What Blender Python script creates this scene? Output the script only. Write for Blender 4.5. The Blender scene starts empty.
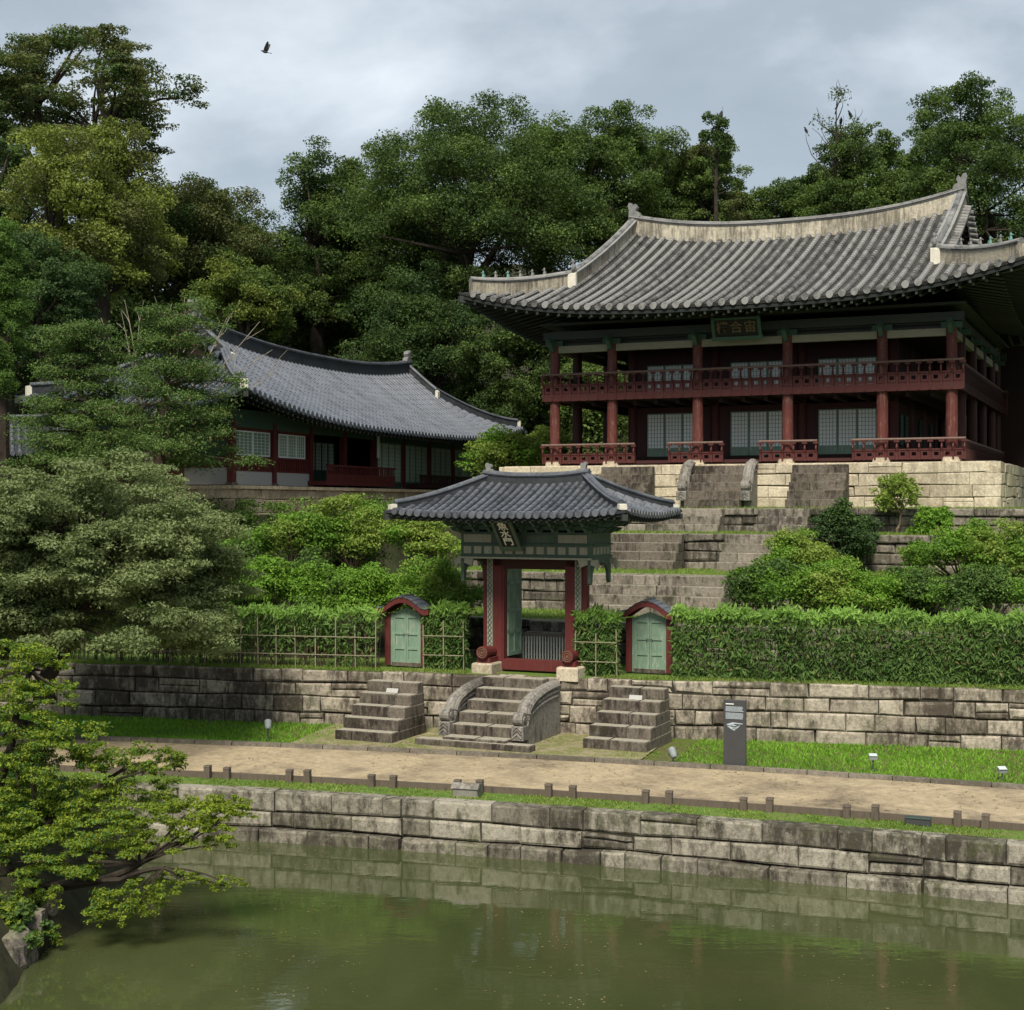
import bpy, math, random
import numpy as np
from mathutils import Vector, Matrix

# ------------------------------------------------------------------ camera, sky, sun, exposure
scene = bpy.context.scene
COL = scene.collection
FPX = 1450.0; CX = 512.0; CY = 505.0; EYE = 7.8
cam_d = bpy.data.cameras.new("camera"); cam = bpy.data.objects.new("camera", cam_d); COL.objects.link(cam)
cam.location = (0, 0, EYE); cam.rotation_euler = (math.radians(90), 0, 0)
cam_d.sensor_width = 36.0; cam_d.lens = 36.0 * FPX / 1024.0
cam_d.clip_start = 0.3; cam_d.clip_end = 1500.0
scene.camera = cam
scene.render.resolution_x = 1024; scene.render.resolution_y = 1010
scene.view_settings.view_transform = 'Standard'; scene.view_settings.look = 'None'
scene.view_settings.exposure = 1.24; scene.view_settings.gamma = 1.0

SUN_AZ = math.radians(190.0)   # clockwise from +Y : behind the viewer's left shoulder
SUN_EL = math.radians(50.0)
sd = Vector((math.sin(SUN_AZ) * math.cos(SUN_EL), math.cos(SUN_AZ) * math.cos(SUN_EL), math.sin(SUN_EL)))
sun_d = bpy.data.lights.new("sun", 'SUN'); sun_d.energy = 2.3; sun_d.angle = math.radians(18); sun_d.color = (1.0, 0.93, 0.8)
sun = bpy.data.objects.new("sun", sun_d); COL.objects.link(sun); sun.location = (0, 0, 60)
sun.rotation_euler = (-sd).to_track_quat('-Z', 'Y').to_euler()

world = bpy.data.worlds.new("World"); scene.world = world; world.use_nodes = True
wn = world.node_tree.nodes; wl = world.node_tree.links
for n in list(wn): wn.remove(n)
w_out = wn.new('ShaderNodeOutputWorld'); w_bg = wn.new('ShaderNodeBackground'); w_bg.inputs['Strength'].default_value = 0.09
w_sky = wn.new('ShaderNodeTexSky'); w_sky.sky_type = 'NISHITA'; w_sky.sun_disc = False
w_sky.sun_elevation = SUN_EL; w_sky.sun_rotation = SUN_AZ
w_tc = wn.new('ShaderNodeTexCoord')
w_map = wn.new('ShaderNodeMapping'); w_map.inputs['Scale'].default_value = (1.0, 1.0, 1.9); w_map.inputs['Location'].default_value = (2.7, 0.0, 0.9)
w_n1 = wn.new('ShaderNodeTexNoise'); w_n1.inputs['Scale'].default_value = 3.4; w_n1.inputs['Detail'].default_value = 7; w_n1.inputs['Roughness'].default_value = 0.52; w_n1.inputs['Distortion'].default_value = 0.25
w_r1 = wn.new('ShaderNodeValToRGB')
els = w_r1.color_ramp.elements
els[0].position = 0.30; els[0].color = (1.6, 1.84, 2.06, 1)
els[1].position = 0.70; els[1].color = (4.2, 4.5, 4.7, 1)
e = els.new(0.50); e.color = (2.15, 2.44, 2.68, 1)
w_mix = wn.new('ShaderNodeMixRGB'); w_mix.inputs['Fac'].default_value = 0.88
wl.new(w_tc.outputs['Generated'], w_map.inputs['Vector']); wl.new(w_map.outputs['Vector'], w_n1.inputs['Vector'])
wl.new(w_n1.outputs['Fac'], w_r1.inputs['Fac'])
wl.new(w_sky.outputs['Color'], w_mix.inputs['Color1']); wl.new(w_r1.outputs['Color'], w_mix.inputs['Color2'])
wl.new(w_mix.outputs['Color'], w_bg.inputs['Color']); wl.new(w_bg.outputs['Background'], w_out.inputs['Surface'])

def P(px, py, Y):
    """point of the place seen at this pixel at distance Y (used only while laying the place out)"""
    return ((px - CX) / FPX * Y, Y, EYE - (py - CY) / FPX * Y)

# ------------------------------------------------------------------ materials
def _mix(nt, blend, fac, a, b):
    m = nt.nodes.new('ShaderNodeMixRGB'); m.blend_type = blend
    for sock, v in (('Fac', fac), ('Color1', a), ('Color2', b)):
        if isinstance(v, (int, float)): m.inputs[sock].default_value = v
        elif isinstance(v, tuple): m.inputs[sock].default_value = (*v, 1)
        else: nt.links.new(v, m.inputs[sock])
    return m.outputs['Color']

def _noise(nt, vec, scale, detail=4, rough=0.55, vscale=None, dist=0.0):
    if vscale is not None:
        mp = nt.nodes.new('ShaderNodeMapping'); mp.inputs['Scale'].default_value = vscale
        nt.links.new(vec, mp.inputs['Vector']); vec = mp.outputs['Vector']
    n = nt.nodes.new('ShaderNodeTexNoise'); n.inputs['Scale'].default_value = scale; n.inputs['Detail'].default_value = detail
    n.inputs['Roughness'].default_value = rough; n.inputs['Distortion'].default_value = dist
    nt.links.new(vec, n.inputs['Vector']); return n.outputs['Fac']

def _ramp(nt, fac, stops):
    r = nt.nodes.new('ShaderNodeValToRGB'); el = r.color_ramp.elements
    while len(el) < len(stops): el.new(0.5)
    for i, (p, c) in enumerate(stops):
        if isinstance(c, (int, float)): c = (c, c, c)
        el[i].position = p; el[i].color = (*c, 1)
    nt.links.new(fac, r.inputs['Fac']); return r.outputs['Color']

def newmat(name, rough=0.8, spec=0.3):
    m = bpy.data.materials.new(name); m.use_nodes = True; nt = m.node_tree
    b = nt.nodes['Principled BSDF']; b.inputs['Roughness'].default_value = rough
    b.inputs['Specular IOR Level'].default_value = spec
    g = nt.nodes.new('ShaderNodeNewGeometry')
    return m, nt, b, g

def bump(nt, b, fac, strength=0.4, dist=0.05):
    bp = nt.nodes.new('ShaderNodeBump'); bp.inputs['Strength'].default_value = strength; bp.inputs['Distance'].default_value = dist
    nt.links.new(fac, bp.inputs['Height']); nt.links.new(bp.outputs['Normal'], b.inputs['Normal'])

def m_stone(name, c1, c2, stain, moss, moss_amt=0.4, stain_amt=0.6, vs=(2.0, 2.0, .8), tread=None):
    """weathered block: own tone per stone, rain streaks, moss, lichen; tread = paler colour of upward faces, painting in light from above"""
    m, nt, b, g = newmat(name, 0.88, 0.2)
    pos = g.outputs['Position']; ri = g.outputs['Random Per Island']
    base = _mix(nt, 'MIX', _mix(nt, 'MIX', 0.45, ri, _noise(nt, pos, 1.9, 7, 0.75)), c1, c2)
    grain = _noise(nt, pos, 11, 7, 0.75)
    base = _mix(nt, 'MULTIPLY', 0.9, base, _ramp(nt, grain, [(0.28, 0.5), (0.72, 1.35)]))
    st = _noise(nt, pos, 2.6, 8, 0.72, vs)
    big = _noise(nt, pos, 0.45, 4, 0.65)
    f = _mix(nt, 'MIX', 0.42, st, big)
    f = _mix(nt, 'MIX', 0.06, f, _mix(nt, 'SUBTRACT', 1.0, (1, 1, 1), ri))
    base = _mix(nt, 'MIX', _ramp(nt, f, [(0.455, 0.0), (0.56, stain_amt)]), base, stain)
    ms = _mix(nt, 'MIX', 0.3, _noise(nt, pos, 3.2, 8, 0.8), _noise(nt, pos, 0.7, 3, 0.6))
    base = _mix(nt, 'MIX', _ramp(nt, ms, [(0.5, 0.0), (0.64, moss_amt)]), base, moss)
    lich = _noise(nt, pos, 9, 5, 0.7)
    base = _mix(nt, 'MIX', _ramp(nt, lich, [(0.62, 0.0), (0.70, 0.4)]), base, (0.4, 0.39, 0.33))
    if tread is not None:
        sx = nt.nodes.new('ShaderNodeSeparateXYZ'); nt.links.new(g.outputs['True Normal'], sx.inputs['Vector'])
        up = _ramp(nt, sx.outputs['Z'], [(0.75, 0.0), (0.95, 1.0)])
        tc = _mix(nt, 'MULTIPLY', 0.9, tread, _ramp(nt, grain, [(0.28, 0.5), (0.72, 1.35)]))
        base = _mix(nt, 'MIX', up, base, tc)  # upward faces made paler: light from above put into the colour
    nt.links.new(base, b.inputs['Base Color'])
    bump(nt, b, _noise(nt, pos, 14, 6, 0.7), 0.6, 0.04)
    return m

def m_paint(name, c1, c2, worn=None, worn_amt=0.4, rough=0.6, vs=(3, 3, .6)):
    m, nt, b, g = newmat(name, rough, 0.3)
    pos = g.outputs['Position']
    base = _mix(nt, 'MIX', _noise(nt, pos, 2.2, 6, 0.7, vs), c1, c2)
    base = _mix(nt, 'MULTIPLY', 0.35, base, _mix(nt, 'MIX', g.outputs['Random Per Island'], (0.7, 0.7, 0.7), (1.2, 1.2, 1.2)))
    if worn is not None:
        w = _noise(nt, pos, 4, 6, 0.75, vs)
        base = _mix(nt, 'MIX', _ramp(nt, w, [(0.52, 0.0), (0.68, worn_amt)]), base, worn)
    nt.links.new(base, b.inputs['Base Color'])
    bump(nt, b, _noise(nt, pos, 20, 4, 0.6, (1, 1, .25)), 0.25, 0.02)
    return m

def m_tile(name, dark, light, amt=0.5, rough=0.6, spec=0.4, sc=1.0, scatter=1.0):
    m, nt, b, g = newmat(name, rough, spec)
    pos = g.outputs['Position']
    n1 = _noise(nt, pos, 1.3 * sc, 6, 0.72); n2 = _noise(nt, pos, 7.5 * sc, 5, 0.7)
    f = _mix(nt, 'ADD', 0.6, n1, n2)
    f = _mix(nt, 'ADD', 0.16 * scatter, f, g.outputs['Random Per Island'])
    base = _mix(nt, 'MIX', _ramp(nt, f, [(0.62, 0.0), (1.05, amt * 2)]), dark, light)
    nt.links.new(base, b.inputs['Base Color'])
    rr = _ramp(nt, n2, [(0.3, max(0.05, rough - 0.12)), (0.7, min(1, rough + 0.15))]); nt.links.new(rr, b.inputs['Roughness'])
    bump(nt, b, n2, 0.35, 0.03)
    return m

def m_leaf(name, dark, light, trans=0.3, hue_noise=0.45, dead=None, dead_amt=0.0):
    trans *= 1.1
    m, nt, b, g = newmat(name, 0.6, 0.2)
    ri = g.outputs['Random Per Island']; pos = g.outputs['Position']
    f = _mix(nt, 'MIX', hue_noise, ri, _ramp(nt, _noise(nt, pos, 0.35, 3, 0.6), [(0.3, 0.0), (0.7, 1.0)]))
    dark = tuple(1.25 * q for q in dark); light = tuple(1.45 * q for q in light)
    base = _mix(nt, 'MIX', f, dark, light)
    if dead is not None:
        base = _mix(nt, 'MIX', _ramp(nt, ri, [(1 - dead_amt, 0.0), (min(1, 1.02 - dead_amt), 1.0)]), base, dead)
    nt.links.new(base, b.inputs['Base Color'])
    out = nt.nodes['Material Output']
    tr = nt.nodes.new('ShaderNodeBsdfTranslucent'); nt.links.new(_mix(nt, 'MULTIPLY', 1.0, base, (1.1, 1.25, 0.6)), tr.inputs['Color'])
    mx = nt.nodes.new('ShaderNodeMixShader'); mx.inputs['Fac'].default_value = trans
    nt.links.new(b.outputs['BSDF'], mx.inputs[1]); nt.links.new(tr.outputs['BSDF'], mx.inputs[2]); nt.links.new(mx.outputs['Shader'], out.inputs['Surface'])
    return m

def m_ground(name, cols, scale=0.8, fine=12, rough=0.95, bs=0.5):
    m, nt, b, g = newmat(name, rough, 0.15)
    pos = g.outputs['Position']
    n1 = _noise(nt, pos, scale, 6, 0.65, None, 0.4)
    k = len(cols)
    base = _ramp(nt, n1, [(0.3 + 0.4 * i / (k - 1), c) for i, c in enumerate(cols)])
    base = _mix(nt, 'MULTIPLY', 0.7, base, _ramp(nt, _noise(nt, pos, fine, 5, 0.75), [(0.3, 0.6), (0.7, 1.3)]))
    nt.links.new(base, b.inputs['Base Color'])
    bump(nt, b, _noise(nt, pos, fine * 1.5, 4, 0.7), bs, 0.03)
    return m

def m_plain(name, c, rough=0.7, spec=0.3, var=0.3):
    m, nt, b, g = newmat(name, rough, spec)
    pos = g.outputs['Position']
    base = _mix(nt, 'MULTIPLY', var * 2, c, _ramp(nt, _noise(nt, pos, 5, 5, 0.7), [(0.3, 0.65), (0.7, 1.2)]))
    nt.links.new(base, b.inputs['Base Color'])
    return m

M = {}
M['stone_pond'] = m_stone('pond_wall_stone', (0.11, 0.097, 0.075), (0.4, 0.37, 0.3), (0.04, 0.034, 0.026), (0.06, 0.07, 0.024), 0.8, 0.9)
M['stone_wall'] = m_stone('terrace_stone', (0.16, 0.135, 0.105), (0.52, 0.46, 0.37), (0.055, 0.042, 0.034), (0.055, 0.062, 0.024), 0.7, 0.88)
M['stone_dark'] = m_stone('damp_dark_stone', (0.09, 0.075, 0.062), (0.34, 0.3, 0.25), (0.026, 0.021, 0.018), (0.05, 0.065, 0.022), 0.55, 0.85, tread=(0.2, 0.19, 0.13))  # paler upper faces carry painted top light
M['stone_step'] = m_stone('step_stone', (0.065, 0.054, 0.045), (0.19, 0.162, 0.132), (0.024, 0.018, 0.015), (0.05, 0.06, 0.025), 0.4, 0.92, (2.5, 2.5, .8), tread=(0.34, 0.31, 0.25))  # dark risers against pale treads: overhead light painted into the stone
M['stone_cream'] = m_stone('cream_granite', (0.44, 0.37, 0.26), (0.68, 0.6, 0.46), (0.16, 0.125, 0.095), (0.2, 0.18, 0.1), 0.2, 0.5)
M['stone_warm'] = m_stone('warm_granite', (0.46, 0.33, 0.2), (0.72, 0.58, 0.4), (0.17, 0.12, 0.085), (0.2, 0.18, 0.1), 0.2, 0.5)
M['stone_grey'] = m_stone('carved_grey_granite', (0.17, 0.155, 0.14), (0.32, 0.3, 0.265), (0.045, 0.038, 0.035), (0.09, 0.09, 0.06), 0.3, 0.75, (3.5, 3.5, .6))
M['mortar'] = m_plain('dark_joint', (0.035, 0.032, 0.022), 0.95)
M['kerb'] = m_stone('kerb_stone', (0.13, 0.11, 0.09), (0.24, 0.21, 0.17), (0.06, 0.05, 0.04), (0.06, 0.08, 0.03), 0.4, 0.5)
M['path'] = m_ground('sandy_path_earth', [(0.135, 0.108, 0.078), (0.28, 0.225, 0.15), (0.39, 0.315, 0.205), (0.21, 0.17, 0.12)], 0.5, 7)
M['lawn'] = m_ground('lawn_earth', [(0.05, 0.085, 0.014), (0.09, 0.13, 0.022), (0.11, 0.1, 0.045), (0.06, 0.1, 0.016)], 1.2, 10)
M['turf'] = m_ground('terrace_turf', [(0.06, 0.1, 0.02), (0.1, 0.17, 0.03), (0.15, 0.15, 0.055)], 1.0, 10)
M['moss_paving'] = m_ground('mossy_paving', [(0.13, 0.12, 0.06), (0.28, 0.24, 0.15), (0.16, 0.17, 0.06), (0.34, 0.29, 0.19)], 1.1, 9)
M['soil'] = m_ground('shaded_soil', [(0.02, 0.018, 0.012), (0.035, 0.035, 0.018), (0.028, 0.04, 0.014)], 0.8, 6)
M['grass_blade'] = m_leaf('grass_blade', (0.06, 0.15, 0.014), (0.18, 0.33, 0.035), 0.35)
M['grass_dry'] = m_leaf('verge_grass_blade', (0.07, 0.13, 0.02), (0.2, 0.25, 0.06), 0.35)
M['red'] = m_paint('weathered_red_paint', (0.05, 0.013, 0.012), (0.095, 0.021, 0.018), (0.075, 0.042, 0.034), 0.7)
M['red_gate'] = m_paint('gate_red_paint', (0.08, 0.015, 0.015), (0.135, 0.025, 0.023), (0.1, 0.05, 0.04), 0.65)
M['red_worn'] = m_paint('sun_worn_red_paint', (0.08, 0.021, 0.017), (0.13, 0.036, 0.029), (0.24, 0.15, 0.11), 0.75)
M['rail_worn'] = m_paint('worn_rail_timber', (0.1, 0.055, 0.045), (0.2, 0.14, 0.115), (0.07, 0.03, 0.025), 0.6)
M['red_dark'] = m_paint('dark_red_timber', (0.03, 0.01, 0.009), (0.055, 0.015, 0.013), None)  # dark timber; also the shaded copy of red for the pavilion's side
M['green_door'] = m_paint('faded_green_paint', (0.12, 0.2, 0.145), (0.21, 0.3, 0.22), (0.36, 0.38, 0.31), 0.85)
M['green_dark'] = m_paint('dark_green_paint', (0.035, 0.075, 0.055), (0.06, 0.11, 0.08), None)
M['green_band'] = m_paint('dancheong_green', (0.04, 0.075, 0.055), (0.09, 0.125, 0.09), (0.15, 0.14, 0.1), 0.6)
M['band_pale'] = m_paint('dancheong_pale_panel', (0.23, 0.23, 0.17), (0.34, 0.33, 0.26), (0.1, 0.15, 0.11), 0.7)
M['beam_pale'] = m_paint('pale_olive_beam', (0.22, 0.205, 0.145), (0.33, 0.3, 0.22), (0.12, 0.12, 0.085), 0.6, 0.7, (.6, .6, 3))
M['rafter'] = m_paint('smoky_rafter_paint', (0.028, 0.034, 0.03), (0.05, 0.055, 0.045), None)
M['rafter_end'] = m_paint('rafter_end_paint', (0.12, 0.14, 0.12), (0.22, 0.22, 0.19), None)
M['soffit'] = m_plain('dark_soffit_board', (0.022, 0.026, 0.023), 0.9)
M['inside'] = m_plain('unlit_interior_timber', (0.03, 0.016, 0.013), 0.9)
M['paper'] = m_paint('window_paper', (0.7, 0.74, 0.72), (0.82, 0.84, 0.8), None)
M['paper_green'] = m_paint('aged_window_paper', (0.62, 0.72, 0.62), (0.76, 0.82, 0.72), None)
M['tile_old'] = m_tile('weathered_roof_tile', (0.03, 0.031, 0.032), (0.26, 0.258, 0.247), 0.45, 0.75, 0.3, 1.0, 1.6)
M['tile_trough'] = m_tile('dark_trough_tile', (0.009, 0.01, 0.01), (0.06, 0.06, 0.055), 0.4, 0.85, 0.2, 1.0)  # troughs coloured much darker than the cover tiles
M['tile_new'] = m_tile('blue_grey_roof_tile', (0.024, 0.027, 0.032), (0.13, 0.14, 0.16), 0.4, 0.4, 0.55)
M['tile_new_trough'] = m_tile('blue_grey_trough_tile', (0.01, 0.011, 0.013), (0.04, 0.044, 0.05), 0.4, 0.6, 0.4)
M['tile_slate'] = m_tile('pale_wet_roof_tile', (0.045, 0.053, 0.066), (0.11, 0.125, 0.155), 0.5, 0.5, 0.45)
M['tile_slate_trough'] = m_tile('pale_wet_trough_tile', (0.012, 0.014, 0.017), (0.035, 0.04, 0.047), 0.5, 0.42, 0.7)
M['plaster'] = m_stone('ridge_plaster', (0.46, 0.42, 0.33), (0.52, 0.47, 0.37), (0.13, 0.115, 0.09), (0.22, 0.2, 0.14), 0.4, 0.9, (3, 3, .35))
M['plaster_old'] = m_stone('dirty_ridge_plaster', (0.3, 0.27, 0.21), (0.4, 0.36, 0.28), (0.07, 0.062, 0.05), (0.14, 0.13, 0.09), 0.4, 0.85, (3, 3, .35))
M['white_cap'] = m_plain('lime_plaster_cap', (0.6, 0.57, 0.48), 0.85)
M['clay'] = m_tile('clay_ornament', (0.055, 0.056, 0.06), (0.2, 0.2, 0.19), 0.5, 0.7)
M['patina'] = m_plain('patina_figure', (0.13, 0.25, 0.22), 0.7)
M['grey_panel'] = m_paint('grey_plaster_panel', (0.33, 0.33, 0.31), (0.42, 0.42, 0.4), None)
M['board_black'] = m_plain('black_name_board', (0.012, 0.012, 0.013), 0.5)
M['letter_white'] = m_plain('white_lettering', (0.72, 0.7, 0.6), 0.6, 0.3, 0.1)
M['letter_gold'] = m_plain('gold_lettering', (0.13, 0.088, 0.05), 0.5, 0.4, 0.2)
M['bamboo'] = m_paint('bamboo_pole', (0.2, 0.175, 0.11), (0.3, 0.265, 0.18), (0.09, 0.078, 0.045), 0.7)
M['post_wood'] = m_paint('weathered_post_timber', (0.085, 0.066, 0.052), (0.145, 0.115, 0.09), (0.045, 0.036, 0.03), 0.6)
M['bark'] = m_ground('tree_bark', [(0.025, 0.02, 0.016), (0.055, 0.044, 0.034)], 3, 14)
M['bark_pale'] = m_ground('pale_bark', [(0.22, 0.19, 0.15), (0.36, 0.31, 0.25)], 3, 14)
M['bark_brown'] = m_ground('brown_bark', [(0.09, 0.065, 0.045), (0.17, 0.13, 0.095)], 3, 14)
M['sign_grey'] = m_plain('dark_grey_sign_metal', (0.055, 0.055, 0.058), 0.45, 0.4, 0.12)
M['sign_light'] = m_plain('pale_sign_print', (0.4, 0.46, 0.5), 0.6, 0.3, 0.15)
M['sign_white'] = m_plain('white_sign_print', (0.75, 0.75, 0.72), 0.6, 0.3, 0.1)
M['lamp_metal'] = m_plain('lamp_metal', (0.22, 0.25, 0.25), 0.35, 0.5, 0.2)
M['lamp_dark'] = m_plain('lamp_dark_metal', (0.04, 0.06, 0.055), 0.4, 0.5, 0.2)
M['glass'] = m_plain('lamp_glass', (0.5, 0.54, 0.55), 0.15, 0.6, 0.1)
M['feather'] = m_plain('black_feather', (0.01, 0.01, 0.012), 0.6)
M['box_grey'] = m_plain('grey_box_paint', (0.2, 0.19, 0.165), 0.6)
# leaves
M['lf_dark'] = m_leaf('dark_broadleaf', (0.017, 0.036, 0.011), (0.072, 0.112, 0.03))
M['lf_mid'] = m_leaf('mid_green_leaf', (0.03, 0.054, 0.013), (0.112, 0.162, 0.04))
M['lf_blue'] = m_leaf('blue_green_leaf', (0.017, 0.038, 0.014), (0.06, 0.1, 0.034))
M['lf_olive'] = m_leaf('olive_leaf', (0.045, 0.055, 0.018), (0.11, 0.12, 0.042))
M['lf_yellow'] = m_leaf('yellow_green_leaf', (0.06, 0.085, 0.016), (0.19, 0.22, 0.045))
M['lf_juniper'] = m_leaf('bright_juniper', (0.035, 0.075, 0.016), (0.1, 0.165, 0.035))
M['lf_pine'] = m_leaf('spreading_conifer', (0.024, 0.052, 0.016), (0.1, 0.155, 0.036), 0.2, 0.4, (0.13, 0.075, 0.035), 0.04)
M['lf_maple'] = m_leaf('grey_green_maple', (0.058, 0.085, 0.03), (0.19, 0.225, 0.1), 0.3)
M['lf_front'] = m_leaf('fresh_pond_leaf', (0.055, 0.09, 0.01), (0.215, 0.265, 0.028), 0.35)
M['lf_front_cool'] = m_leaf('cool_pond_leaf', (0.025, 0.07, 0.018), (0.085, 0.165, 0.04), 0.35)
M['lf_shrub'] = m_leaf('azalea_leaf', (0.05, 0.11, 0.015), (0.14, 0.25, 0.03), 0.3)
M['lf_shrub_light'] = m_leaf('light_shrub_leaf', (0.085, 0.13, 0.022), (0.22, 0.28, 0.06), 0.35)
M['lf_shrub_dark'] = m_leaf('dark_shrub_leaf', (0.026, 0.056, 0.013), (0.082, 0.135, 0.034), 0.25)
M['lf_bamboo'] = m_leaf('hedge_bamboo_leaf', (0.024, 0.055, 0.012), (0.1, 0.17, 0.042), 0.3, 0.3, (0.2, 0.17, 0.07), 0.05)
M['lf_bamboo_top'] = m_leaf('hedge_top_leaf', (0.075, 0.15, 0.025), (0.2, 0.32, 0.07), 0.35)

# pond water: murky green body with a soft, slightly rippled mirror
m, nt, b, g = newmat('murky_pond_water', 0.06, 0.5)
pos = g.outputs['Position']
c = _ramp(nt, _noise(nt, pos, 0.22, 4, 0.6, (1, .5, 1)), [(0.3, (0.036, 0.047, 0.016)), (0.7, (0.07, 0.08, 0.032))])
scum = _ramp(nt, _noise(nt, pos, 2.2, 6, 0.75, (1, .45, 1), 0.6), [(0.66, 0.0), (0.74, 0.5)])
c = _mix(nt, 'MIX', scum, c, (0.13, 0.135, 0.06))
nt.links.new(c, b.inputs['Base Color']); b.inputs['IOR'].default_value = 2.0
nt.links.new(_ramp(nt, _noise(nt, pos, 0.6, 4, 0.6), [(0.35, 0.02), (0.65, 0.06)]), b.inputs['Roughness'])
bump(nt, b, _mix(nt, 'ADD', 0.5, _noise(nt, pos, 2.4, 3, 0.5, (.5, 1.6, 1)), _noise(nt, pos, 5, 2, 0.5)), 0.04, 0.05)
M['water'] = m

# ------------------------------------------------------------------ mesh helpers
def tag(o, label=None, cat=None, group=None, kind=None):
    if label: o['label'] = label
    if cat: o['category'] = cat
    if group: o['group'] = group
    if kind: o['kind'] = kind
    return o

def empty(name, loc, rz=0.0, label=None, cat=None, group=None):
    o = bpy.data.objects.new(name, None); COL.objects.link(o); o.empty_display_size = 0.3
    o.location = loc; o.rotation_euler = (0, 0, rz)
    return tag(o, label, cat, group)

def mesh_obj(name, verts, faces_flat, loop_start, loop_total, mats, mi=None, parent=None, origin=None, smooth=False):
    verts = np.asarray(verts, dtype=np.float32)
    me = bpy.data.meshes.new(name)
    if origin is None and parent is None:
        lo, hi = verts.min(0), verts.max(0); origin = ((lo[0] + hi[0]) / 2, (lo[1] + hi[1]) / 2, lo[2])
    if origin is not None: verts = verts - np.asarray(origin, dtype=np.float32)
    me.vertices.add(len(verts)); me.vertices.foreach_set('co', verts.ravel())
    me.loops.add(len(faces_flat)); me.loops.foreach_set('vertex_index', np.asarray(faces_flat, dtype=np.int32))
    me.polygons.add(len(loop_start)); me.polygons.foreach_set('loop_start', np.asarray(loop_start, dtype=np.int32))
    me.polygons.foreach_set('loop_total', np.asarray(loop_total, dtype=np.int32))
    if mi is not None: me.polygons.foreach_set('material_index', np.asarray(mi, dtype=np.int32))
    me.polygons.foreach_set('use_smooth', np.full(len(loop_start), bool(smooth)))
    for mt in mats: me.materials.append(mt)
    me.update(calc_edges=True)
    o = bpy.data.objects.new(name, me); COL.objects.link(o)
    if parent is not None: o.parent = parent
    elif origin is not None: o.location = origin
    return o

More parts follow.
